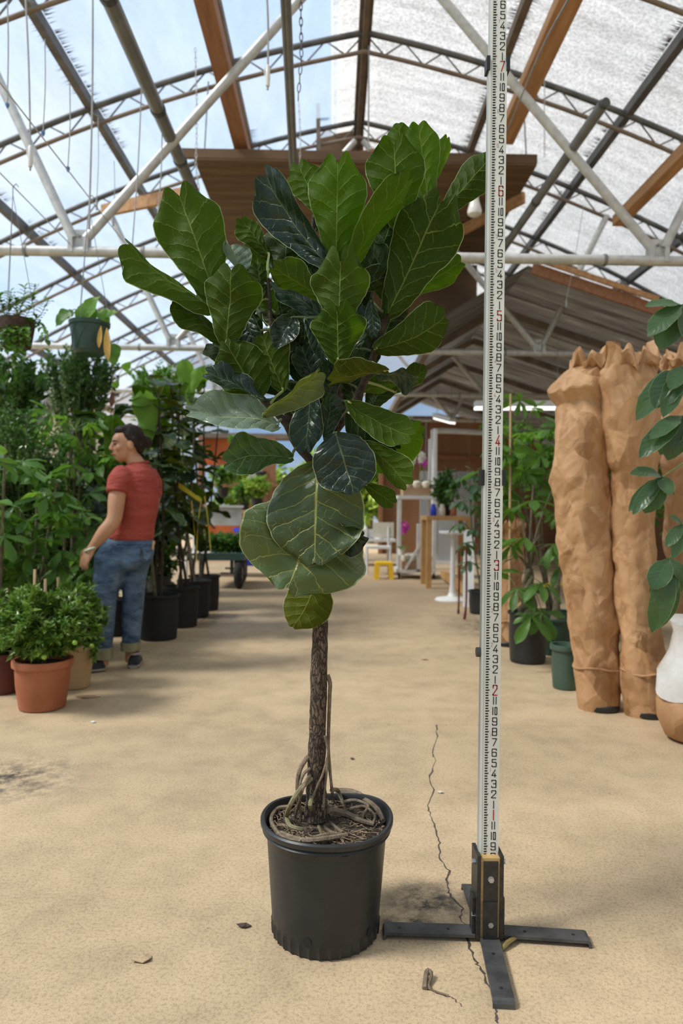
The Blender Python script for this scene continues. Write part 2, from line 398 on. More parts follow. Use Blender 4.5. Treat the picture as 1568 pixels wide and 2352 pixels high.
lumber('lumber_post', P(730, 240, 8.85), P(732, 372, 8.85), .05, .05, M_purlin, 'short brown post standing behind the loft')
part('plywood_sheet', M_ply, None, 'box', P(780, 345, 9.3), (.62, .03, .5), smooth=False); tag(bpy.data.objects['plywood_sheet'], 'small plywood sheet standing upright above the loft', 'board')
part('guy_wire', M_steeld, None, 'tube', spline([P(1310, -10, 3.6), P(1240, 120, 4.6), P(1165, 300, 6.2)], 8), .006, 5); tag(bpy.data.objects['guy_wire'], 'thin wire stretched along the light fir beam', 'wire')
# grey pipes hung lengthwise
def pipe(name, a, b_, r, m, label, fits=()):
    t_ = thing(name, (a + b_) / 2, label, 'pipe'); part('tube', m, t_, 'rod', a, b_, r, 14)
    d = (b_ - a).normalized()
    for f in fits:
        p = a.lerp(b_, f); part('joint_ring', M_pipe, t_, 'rod', p - d * .02, p + d * .02, r * 1.14, 14)
    return t_
M_gpipe = mat('grey_conduit', (.13, .135, .135), (.19, .19, .185), rough=.32, scale=6)
A_, B_ = P(200, -120, 3.75), P(448, 447, 6.55)
pipe('heating_pipe', A_, B_, .050, M_gpipe, 'thick grey pipe hung lengthwise with water drop lines along it', (.12, .52, .78))
mp_ = P(1385, 240, 5.0); pipe('heating_pipe', mp_, P(1150, 580, 7.8), .040, M_gpipe, 'grey pipe with an open black end slung beside the shade cloth slope', (.55,))
part('pipe_mouth', M_pipe, bpy.data.objects['heating_pipe.001'], 'rod', mp_ - V((-.012, .03, -.0)), mp_ + V((.004, -.004, 0)), .034, 14)
for k, (x0, x1, r) in enumerate(((646, 668, .016), (656, 676, .022), (662, 680, .012))):
    o = part('conduit', M_gpipe, None, 'rod', P(x0, -60, 4.2), P(x1, 385, 6.8), r, 10); tag(o, ('slim grey conduit beside the ridge, outermost of a bundle of three', 'thickest grey conduit in the bundle of three near the ridge', 'thinnest grey conduit in the bundle of three near the ridge')[k], 'conduit')
# ================================================================== corrugated inner shed roof (far side)
def corr_mat(name, c1, c2, tr):
    m, t, b, o = new_mat(name); vec = coords(t, (.35, 3.5, .5)); f = tnoise(t, vec, 2.4, 6, .7)
    c = ramp(t, f, [(.35, c1), (.6, c2), (.72, tuple(q * 1.9 for q in c2))]); t.links.new(c, b.inputs['Base Color']); b.inputs['Roughness'].default_value = .55
    tl = nd(t, 'BsdfTranslucent'); mx = nd(t, 'MixShader', Fac=tr); t.links.new(c, tl.inputs[0])
    t.links.new(b.outputs[0], mx.inputs[1]); t.links.new(tl.outputs[0], mx.inputs[2]); t.links.new(mx.outputs[0], o.inputs[0]); return m
M_corr = corr_mat('dirty_corrugated_fibreglass', (.12, .10, .078), (.30, .265, .22), .4)
M_corr2 = corr_mat('grey_corrugated_fibreglass', (.12, .115, .10), (.24, .225, .195), .3)
shed = thing('inner_roof', (3.5, 12, 3.3), kind='structure')
def corr(x0, z0, x1, z1, y0, y1, m):
    b = MB(); n = int((y1 - y0) / .038); vv = []
    for i in range(n + 1):
        y = lerp(y0, y1, i / n); dz = .018 * sin(i * pi / 2 + .6)
        vv += [V((x0, y, z0 + dz)), V((x1, y, z1 + dz))]
    b.add(vv, [(2 * i, 2 * i + 1, 2 * i + 3, 2 * i + 2) for i in range(n)]); return b.build('corrugated_sheet', m, shed)
rz = CAM.z + 2.8
for k in range(10):
    y0 = 8.0 + k; corr(2.16, rz + .004 * (k % 2), 6.6, rz - 1.42 + .004 * (k % 2), y0, y0 + 1.02, M_corr)
    corr(2.16, rz + .004 * (k % 2), 1.15, rz - .62, y0, y0 + 1.02, M_corr2)
part('fascia_board', M_woodw, shed, 'bar', (2.2, 7.97, rz - .03), (4.6, 7.97, rz - .79), .04, .12, smooth=False)
part('fascia_board', M_wood, shed, 'bar', (2.3, 7.90, rz + .03), (3.6, 7.9, rz - .38), .03, .06, smooth=False)
for y in (9.5, 11.2, 12.9, 14.6, 16.3): part('rafter', M_purlin, shed, 'bar', (2.16, y, rz - .07), (6.5, y, rz - 1.46), .05, .09, smooth=False); part('rafter', M_purlin, shed, 'bar', (2.16, y, rz - .07), (1.2, y, rz - .66), .05, .09, smooth=False)
for x, z in ((1.18, rz - .68), (6.4, rz - 1.5)):
    part('eave_beam', M_purlin, shed, 'box', (x, 13, z), (.08, 10, .12), smooth=False)
    for y in ((8.1, 17.9) if x > 5 else (17.9,)): part('post', M_woodw, shed, 'box', (x, y, z / 2), (.1, .1, z), smooth=False)
# walls
wr = part('wall_right', M_plyw, None, 'box', (6.75, 8.5, 1.4), (.08, 20, 2.8), smooth=False); tag(wr, kind='structure')
wb = thing('wall_back', (3.6, 18, 0), kind='structure')
for k in range(5):
    x0 = 1.22 + k * 1.1; part('plywood_panel', M_plyw, wb, 'box', (x0 + .55, 18, 1.75), (1.09, .05, 3.5), smooth=False)
part('rail', M_woodw, wb, 'box', (3.9, 17.95, 2.45), (5.4, .06, .1), smooth=False)
M_yel = mat('pale_yellow_wall', (.78, .72, .45), (.84, .78, .52), rough=.7, scale=2)
part('gable_panel', M_yel, wb, 'box', (1.55, 17.9, 3.05), (.85, .06, .85), smooth=False)
part('gable_panel', M_white, wb, 'box', (1.62, 16.4, 3.95), (.95, .05, .42), smooth=False)
# ================================================================== the fiddle leaf fig
def leaf_mat(name, top, under, vein_top, vein_un, trans, tcol, rough=.36, nv=6.0, k=.42, relief=.55):
    m, t, b, o = new_mat(name)
    uv = t.nodes.new('ShaderNodeUVMap'); sx = t.nodes.new('ShaderNodeSeparateXYZ'); t.links.new(uv.outputs[0], sx.inputs[0])
    u = sx.outputs[0]; v = mth(t, 'MULTIPLY_ADD', sx.outputs[1], 2, -1); a = mth(t, 'ABSOLUTE', v)
    wob = tnoise(t, coords(t, (1, 1, 1), 'UV'), 5, 2)
    mid = mth(t, 'SUBTRACT', 1, mth(t, 'DIVIDE', a, mth(t, 'MULTIPLY_ADD', u, -.035, .055)), clamp=True)
    # side veins sweep forward from the midrib
    u0 = mth(t, 'ADD', mth(t, 'SUBTRACT', u, mth(t, 'MULTIPLY', mth(t, 'POWER', a, .85), k * .6)), mth(t, 'MULTIPLY', wob, .10))
    side = mth(t, 'MULTIPLY', mth(t, 'GREATER_THAN', v, 0), .45)
    fr = mth(t, 'ABSOLUTE', mth(t, 'SUBTRACT', mth(t, 'FRACT', mth(t, 'ADD', mth(t, 'MULTIPLY', u0, nv), side)), .5))
    sv = mth(t, 'SUBTRACT', 1, mth(t, 'DIVIDE', fr, mth(t, 'MULTIPLY_ADD', a, -.035, .055)), clamp=True)
    sv = mth(t, 'MULTIPLY', sv, mth(t, 'LESS_THAN', a, .93))
    vo = nd(t, 'TexVoronoi', Scale=9.0); vo.feature = 'DISTANCE_TO_EDGE'; t.links.new(coords(t, (1.2, 1.2, 1), 'UV'), vo.inputs['Vector'])
    fine = mth(t, 'SUBTRACT', 1, mth(t, 'DIVIDE', vo.outputs['Distance'], .022), clamp=True)
    big = mth(t, 'MAXIMUM', mid, sv); vein = mth(t, 'MAXIMUM', mth(t, 'MULTIPLY', big, .92), mth(t, 'MULTIPLY', fine, .28))
    oi = t.nodes.new('ShaderNodeObjectInfo'); var = mth(t, 'MULTIPLY_ADD', oi.outputs['Random'], .5, .75)
    blot = tnoise(t, coords(t, (1, 1, 1), 'Object'), 14, 4); speck = ramp(t, tnoise(t, coords(t), 160, 2), [(.68, 0.), (.78, 1.)])
    def shade(c): return mixc(t, 1.0, mixc(t, blot, tuple(q * .75 for q in c), tuple(q * 1.25 for q in c)), var, 'MULTIPLY')
    ct = mixc(t, vein, mixc(t, mth(t, 'MULTIPLY', speck, .35), shade(top), tuple(q * 2.6 + .05 for q in top)), vein_top)
    cu = mixc(t, vein, shade(under), vein_un)
    rimm = mth(t, 'GREATER_THAN', a, .975); ct = mixc(t, mth(t, 'MULTIPLY', rimm, .7), ct, (.42, .50, .25)); cu = mixc(t, mth(t, 'MULTIPLY', rimm, .8), cu, (.42, .50, .25))
    ge = t.nodes.new('ShaderNodeNewGeometry'); back = ge.outputs['Backfacing']
    c = mixc(t, back, ct, cu); t.links.new(c, b.inputs['Base Color'])
    t.links.new(mth(t, 'MULTIPLY_ADD', back, .2, rough), b.inputs['Roughness'])
    t.links.new(mth(t, 'MULTIPLY_ADD', back, -.27, .37), b.inputs['Specular IOR Level'])
    puff = mth(t, 'ADD', mth(t, 'ADD', mth(t, 'MULTIPLY', mth(t, 'POWER', fr, .6), 1.6), mth(t, 'MULTIPLY', big, -.5)), mth(t, 'ADD', mth(t, 'MULTIPLY', fine, -.25), mth(t, 'MULTIPLY', blot, .8)))
    bumpn(t, b, puff, relief, .006)
    tr = nd(t, 'BsdfTranslucent'); t.links.new(mixc(t, mth(t, 'MULTIPLY', big, .75), mixc(t, 1.0, tcol, var, 'MULTIPLY'), tuple(q * .35 for q in tcol)), tr.inputs[0])
    mx = nd(t, 'MixShader', Fac=trans); t.links.new(b.outputs[0], mx.inputs[1]); t.links.new(tr.outputs[0], mx.inputs[2]); t.links.new(mx.outputs[0], o.inputs[0])
    return m
M_fig = leaf_mat('fig_leaf_mature', (.022, .055, .022), (.036, .066, .0045), (.36, .42, .16), (.22, .30, .07), .20, (.085, .19, .002))
M_figy = leaf_mat('fig_leaf_young', (.035, .09, .012), (.042, .088, .004), (.34, .44, .14), (.24, .36, .07), .34, (.17, .37, .002))
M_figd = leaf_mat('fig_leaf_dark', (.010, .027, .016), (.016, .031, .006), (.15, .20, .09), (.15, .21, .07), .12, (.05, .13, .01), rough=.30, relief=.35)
M_figo = leaf_mat('fig_leaf_dusty', (.062, .100, .036), (.055, .070, .005), (.44, .46, .13), (.26, .27, .06), .16, (.16, .20, .01), rough=.38)
M_figp = leaf_mat('fig_leaf_glaucous', (.16, .22, .17), (.10, .16, .04), (.48, .54, .28), (.26, .3, .1), .18, (.16, .3, .03), rough=.28)
PROF = [(0, .10), (.06, .30), (.15, .45), (.30, .58), (.45, .74), (.60, .91), (.72, 1.0), (.84, .99), (.92, .91), (.97, .78), (1, .64)]
PROFO = [(0, .10), (.05, .40), (.15, .72), (.30, .92), (.45, 1.0), (.6, .99), (.75, .90), (.86, .74), (.94, .56), (.985, .42), (1, .32)]
def fig_mesh(B, T, wid, face='u', roll=0, bend=0., cup=.30, fold=.08, seed=0, lob=.07, side=0., wav=.08, prof=PROF, nu=20, nv=8, stem=None, tw=0.):
    rnd = random.Random(seed); a = T - B; Ln = a.length; ah = a.normalized(); mid = (B + T) / 2; c = (CAM - mid).normalized()
    n0 = (c - ah * c.dot(ah)).normalized(); Nn = n0 if face == 't' else -n0
    Nn = Quaternion(ah, radians(roll)) @ Nn; s = ah.cross(Nn)
    ph = rnd.uniform(0, 6.28); ph2 = rnd.uniform(0, 6.28); fq = rnd.uniform(1.1, 2.0); mb = MB(); uv = []; vv = []
    asym = rnd.uniform(-.10, .10)
    for i in range(nu + 1):
        u = i / nu; q = Quaternion(ah, radians(tw * (u - .3))); N2 = q @ Nn; s2 = q @ s
        cpt = B + a * u + Nn * (bend * Ln * (u * u * (2 - u) if bend < 0 else 4 * u * (1 - u) * .5)) + s * (side * Ln * 4 * u * (1 - u))
        hw = wid / 2 * interp(prof, u)
        for j in range(-nv, nv + 1):
            v = j / nv; av = abs(v)
            ln = lob * Ln * (sin(pi * min(av * 1.1, 1)) * 1.15 * u ** 8 - .55 * av * (1 - u) ** 9) + asym * lob * Ln * v * u ** 5 * 2.2 - .055 * Ln * av ** 2.5 * u ** 9
            h = cup * hw * v * v + fold * hw * av + wav * hw * av ** 1.6 * sin(u * fq * 6.283 + ph + (1.3 if v > 0 else 0)) + .03 * hw * sin(av * 5 + u * 17 + ph2)
            h += wid * .10 * noise.noise(V((u * 2.6 + seed, v * 1.5, seed * 1.7)))
            hv = hw * v * (1 + .012 * sin(u * 19 + ph2 + v))
            vv.append(cpt + s2 * hv + N2 * h + ah * ln); uv.append((u, v * .5 + .5))
    w_ = 2 * nv + 1
    mb.add(vv, [(i * w_ + j, (i + 1) * w_ + j, (i + 1) * w_ + j + 1, i * w_ + j + 1) for i in range(nu) for j in range(2 * nv)])
    # winding: upper face along +N
    p = [V(mb.v[x]) for x in mb.f[(nu // 2) * 2 * nv + nv]]
    if (p[1] - p[0]).cross(p[3] - p[0]).dot(Nn) < 0: mb.f = [tuple(reversed(q)) for q in mb.f]
    if stem is not None:
        n_ = len(mb.v); mb.tube(spline([stem, stem.lerp(B, .5) + ah * .004, B, B + a * .06], 6), [.0042, .004, .0036, .0034, .0032, .003, .002], 5)
        uv += [(.02, .5)] * (len(mb.v) - n_)
    mb.uv = uv; return mb
TD = 1.755
g0 = G(747, 2133); POT = V((g0.x, g0.y, 0)); TD = POT.y
fig = thing('potted_fiddle_leaf_fig', POT, 'tall single-stem fiddle leaf fig in a black nursery pot with coiled surface roots', 'potted plant')
M_pot = mat('black_nursery_plastic', (.014, .016, .017), (.027, .029, .030), rough=.42, scale=9, bump=.08, bscale=22)
M_potd = mat('matte_black', (.012, .012, .012), rough=.8)
M_soil = mat('dark_potting_soil', (.025, .018, .013), (.12, .085, .05), rough=.95, scale=70, bump=.9, bscale=120, lo=.4, hi=.7)
M_bark = None
def bark(name, c1, c2, st=(26, 26, 8)):
    m, t, b, o = new_mat(name); vec = coords(t, st); vo = nd(t, 'TexVoronoi', Scale=5.0); vo.feature = 'DISTANCE_TO_EDGE'
    v2 = t.nodes.new('ShaderNodeVectorMath'); v2.operation = 'ADD'; nz_ = nd(t, 'TexNoise', Scale=2.0, Detail=3.0); t.links.new(vec, nz_.inputs['Vector']); t.links.new(vec, v2.inputs[0]); t.links.new(nz_.outputs['Color'], v2.inputs[1]); t.links.new(v2.outputs[0], vo.inputs['Vector'])
    h = ramp(t, vo.outputs['Distance'], [(0, 0.), (.16, 1.)]); f = tnoise(t, vec, 6, 5)
    c = mixc(t, h, tuple(q * .35 for q in c1), ramp(t, f, [(.35, c1), (.65, c2)])); t.links.new(c, b.inputs['Base Color']); b.inputs['Roughness'].default_value = .85
    bumpn(t, b, h, .9, .006); return m
M_bark = bark('furrowed_brown_bark', (.085, .058, .038), (.19, .135, .09))
M_root = mat('grey_brown_root', (.13, .095, .06), (.25, .195, .13), rough=.75, scale=60, bump=.4)
M_rootg = mat('greenish_root', (.19, .175, .085), (.27, .24, .13), rough=.7, scale=60, bump=.3)
M_fibre = mat('thin_root_fibre', (.10, .07, .045), (.30, .22, .13), rough=.9, scale=50)
PR, PB, PH = .157, .130, .283
def potfn(r, z, a):
    if z < .042 and r > .1: r += .0045 * max(0, cos(a * 34)) ** .6 * (1 if z < .036 else .5) - .001
    if z > PH - .035: r *= 1 + .012 * sin(2 * a + .6) + .006 * sin(3 * a + 2); z += .005 * sin(a * 2 + 1) + .004 * sin(3 * a)
    return r, z
b = MB(); prof = [(PB - .012, 0), (PB, .004)] + [(lerp(PB, PR - .006, z / PH), z) for z in (.01, .02, .03, .036, .044, .08, .13, .18, .22, .245, .252)] + [(PR - .004, .254), (PR + .002, .258), (PR - .002, .263), (PR + .004, .267), (PR + .0065, .272), (PR + .0065, .279), (PR + .003, .283), (PR - .003, .282), (PR - .006, .275), (PR - .009, .24), (PR - .02, .22)]
b.lathe(prof, 136, POT, potfn, closed=True); pot = b.build('pot', M_pot, fig)
for px, py in ((710, 2180), (842, 2150)):
    d = V((px - 747, 0, 0)); ang = math.asin(max(-1, min(1, (px - 747) / 121))); r_ = PB + .004
    c = POT + V((r_ * sin(ang), -r_ * cos(ang), .042)); part('drain_hole', M_potd, pot, 'rod', c - V((sin(ang), -cos(ang), 0)) * .004, c + V((sin(ang), -cos(ang), 0)) * .0015, .0105, 16)
b = MB(); n = 40; SZ = .262
vv = []; ff = []
for i in range(13):
    r_ = (PR - .008) * i / 12
    for k in range(n):
        a = 2 * pi * k / n; x = r_ * cos(a); y = r_ * sin(a); vv.append(POT + V((x, y, SZ - .012 * (i / 12) ** 4 + .010 * noise.noise(V((x * 28, y * 28, 1))) + .012 * exp(-(r_ / .05) ** 2))))
ff = [(i * n + k, i * n + (k + 1) % n, (i + 1) * n + (k + 1) % n, (i + 1) * n + k) for i in range(12) for k in range(n)]
b.add(vv, ff); b.build('soil', M_soil, fig)
b = MB(); random.seed(5)
for k in range(260):
    a = random.uniform(0, 6.28); r_ = (PR - .015) * sqrt(random.random()); p = POT + V((r_ * cos(a), r_ * sin(a), SZ + .003)); s_ = random.uniform(.0015, .004)
    b.ell(p, (s_, s_ * random.uniform(.6, 1.3), s_ * .7), 5, 3)
tag(b.build('soil_grit', mat('pale_grit', (.30, .22, .12), (.05, .035, .025), rough=.9, scale=90), fig), kind='stuff')
# trunk
tp = [(730, 1880, .030), (727, 1840, .027), (726, 1790, .0235), (727, 1740, .0215), (729, 1680, .0215), (731, 1600, .0205), (733, 1520, .0205), (735, 1450, .0195), (736, 1400, .018), (738, 1330, .0165), (742, 1250, .0155), (748, 1160, .0155), (756, 1080, .0155), (765, 1000, .014)]
tpts = spline([P(x, y, TD) for x, y, r in tp], 110); rr = [interp([(i / 13, q[2]) for i, q in enumerate(tp)], k / 110) for k in range(111)]
b = MB(); n = 24; b.tube(tpts, rr, n)
for i in range(len(b.v)):
    p = V(b.v[i]); ck = tpts[min(i // n, 110)]; d = p - ck; nz_ = noise.noise(V((p.x * 60, p.y * 60, p.z * 26))) * .10 + noise.noise(V((p.x * 180, p.y * 180, p.z * 60))) * .08
    b.v[i] = tuple(ck + d * (1 + nz_))
b.build('trunk', M_bark, fig)
M_twig = mat('dark_branch_bark', (.028, .020, .013), (.07, .048, .03), rough=.85, scale=60, bump=.6)
BR = [([(752, 1120, 0), (715, 1060, -.01), (680, 1020, -.02), (655, 970, -.03), (610, 925, -.03), (575, 880, -.02), (530, 800, 0), (505, 720, .0)], .012),
      ([(700, 1040, -.01), (668, 975, 0), (645, 900, .02), (635, 820, .04), (620, 720, .05), (615, 640, .06)], .010),
      ([(762, 1030, 0), (772, 930, -.02), (776, 830, -.05), (777, 740, -.06), (776, 640, -.05), (772, 590, -.03)], .013),
      ([(768, 990, 0), (812, 930, .02), (848, 845, .0), (872, 770, -.02), (890, 710, -.03), (905, 640, .02), (915, 520, .06)], .012),
      ([(770, 960, .02), (800, 860, .10), (850, 760, .14), (930, 620, .15), (985, 480, .15)], .010),
      ([(760, 980, .02), (735, 880, .1), (720, 760, .14), (715, 640, .15), (720, 500, .15)], .010)]
bpts = list(tpts[70:])
for pl, r_ in BR:
    q = spline([P(x, y, TD + d) for x, y, d in pl], 22); bpts += q
    part('branch', M_twig, fig, 'tube', q, [lerp(r_, r_ * .5, i / 22) for i in range(23)], 9)
# roots
def root(pts, r0, r1, m, n=18, name='root'):
    q = spline(pts, n); part(name, m, fig, 'tube', q, [lerp(r0, r1, i / n) for i in range(n + 1)], 7)
sp = lambda x, y, dz=.006: PZ(x, y, SZ + dz)
dp = lambda x, y, d: P(x, y, TD + d)
root([dp(715, 1788, -.02), dp(690, 1812, -.05), dp(668, 1845, -.07), sp(658, 1872, .02), sp(664, 1895, .01), sp(682, 1903), sp(702, 1906, .0)], .0062, .0060, M_rootg)
root([dp(715, 1832, -.035), dp(712, 1850, -.06), sp(718, 1872, .012), sp(730, 1895, .006), sp(738, 1918, .0)], .0058, .0042, M_rootg)
root([dp(708, 1738, -.005), dp(692, 1760, -.02), dp(684, 1790, -.02), dp(684, 1830, -.02), sp(690, 1868, -.004)], .0065, .0050, M_root)
root([dp(712, 1765, -.02), dp(696, 1780, -.03), dp(688, 1815, -.04), sp(692, 1890, 0)], .0045, .003, M_root)
root([dp(712, 1780, -.02), dp(702, 1795, -.04), dp(690, 1830, -.05), sp(676, 1880, 0)], .004, .003, M_root)
root([sp(662, 1853, .012), sp(636, 1858, .008), sp(622, 1880, .006), sp(632, 1905, .006), sp(652, 1925, .006), sp(690, 1934, .006)], .0058, .005, M_root, 24)
root([sp(645, 1915, .002), sp(690, 1930, .006), sp(740, 1928, .010), sp(796, 1918, .006)], .0075, .0062, M_root)
root([sp(720, 1925, .010), sp(745, 1918, .012), sp(775, 1916, .008)], .0055, .004, M_root)
root([dp(742, 1850, -.03), sp(735, 1885, .008), sp(758, 1910, .006), sp(790, 1918, .003)], .005, .004, M_root)
root([sp(745, 1880, .008), sp(770, 1900, .006), sp(786, 1912, .004)], .005, .004, M_root)
root([dp(752, 1860, -.015), sp(790, 1868, .012), sp(822, 1882, .010), sp(858, 1893, .003)], .010, .005, M_root)
root([sp(770, 1820, .012), sp(812, 1822, .014), sp(850, 1842, .012), sp(868, 1860, .006), sp(880, 1885, .002)], .012, .006, M_root)
root([sp(790, 1842, .012), sp(815, 1838, .016), sp(845, 1850, .012), sp(835, 1868, .01), sp(832, 1880, .006)], .0045, .003, M_root)
root([sp(800, 1860, .01), sp(835, 1852, .014), sp(860, 1872, .01), sp(856, 1890, .004)], .0042, .003, M_root)
root([dp(762, 1815, -.005), sp(775, 1815, .03), sp(785, 1838, .014), sp(790, 1852, .0)], .006, .004, M_root)
root([dp(752, 1550, .0), dp(758, 1570, -.005), dp(757, 1600, -.004), dp(754, 1700, 0), dp(756, 1760, 0), dp(764, 1820, 0), sp(768, 1845, 0)], .006, .0026, M_root, 26, 'aerial_root')
root([dp(746, 1690, -.022), dp(753, 1730, -.022), dp(748, 1790, -.025), dp(742, 1860, -.03)], .0035, .0026, M_root, 18, 'aerial_root')
root([dp(752, 1740, -.01), dp(740, 1780, -.028), dp(724, 1815, -.03), dp(712, 1850, -.03)], .0032, .0026, M_root, 18, 'aerial_root')
root([dp(752, 1700, 0), dp(757, 1760, 0), dp(761, 1812, 0), sp(764, 1830, 0)], .004, .003, M_root, 14, 'aerial_root')
b = MB(); random.seed(11)
for k in range(150):
    a = random.uniform(0, 6.28); r_ = (PR - .02) * sqrt(random.uniform(.05, 1)); p = POT + V((r_ * cos(a), r_ * sin(a), SZ + .004)); da = random.uniform(0, 6.28); q = [p]
    for i in range(4):
        da += random.uniform(-.7, .7); p = p + V((cos(da), sin(da), 0)) * .014; p.z = SZ + random.uniform(.0, .007)
        if (p - POT).xy.length > PR - .012: break
        q.append(p.copy())
    if len(q) > 2: b.tube(q, random.uniform(.0008, .0016), 4)
tag(b.build('root_fibre', M_fibre, fig), kind='stuff')
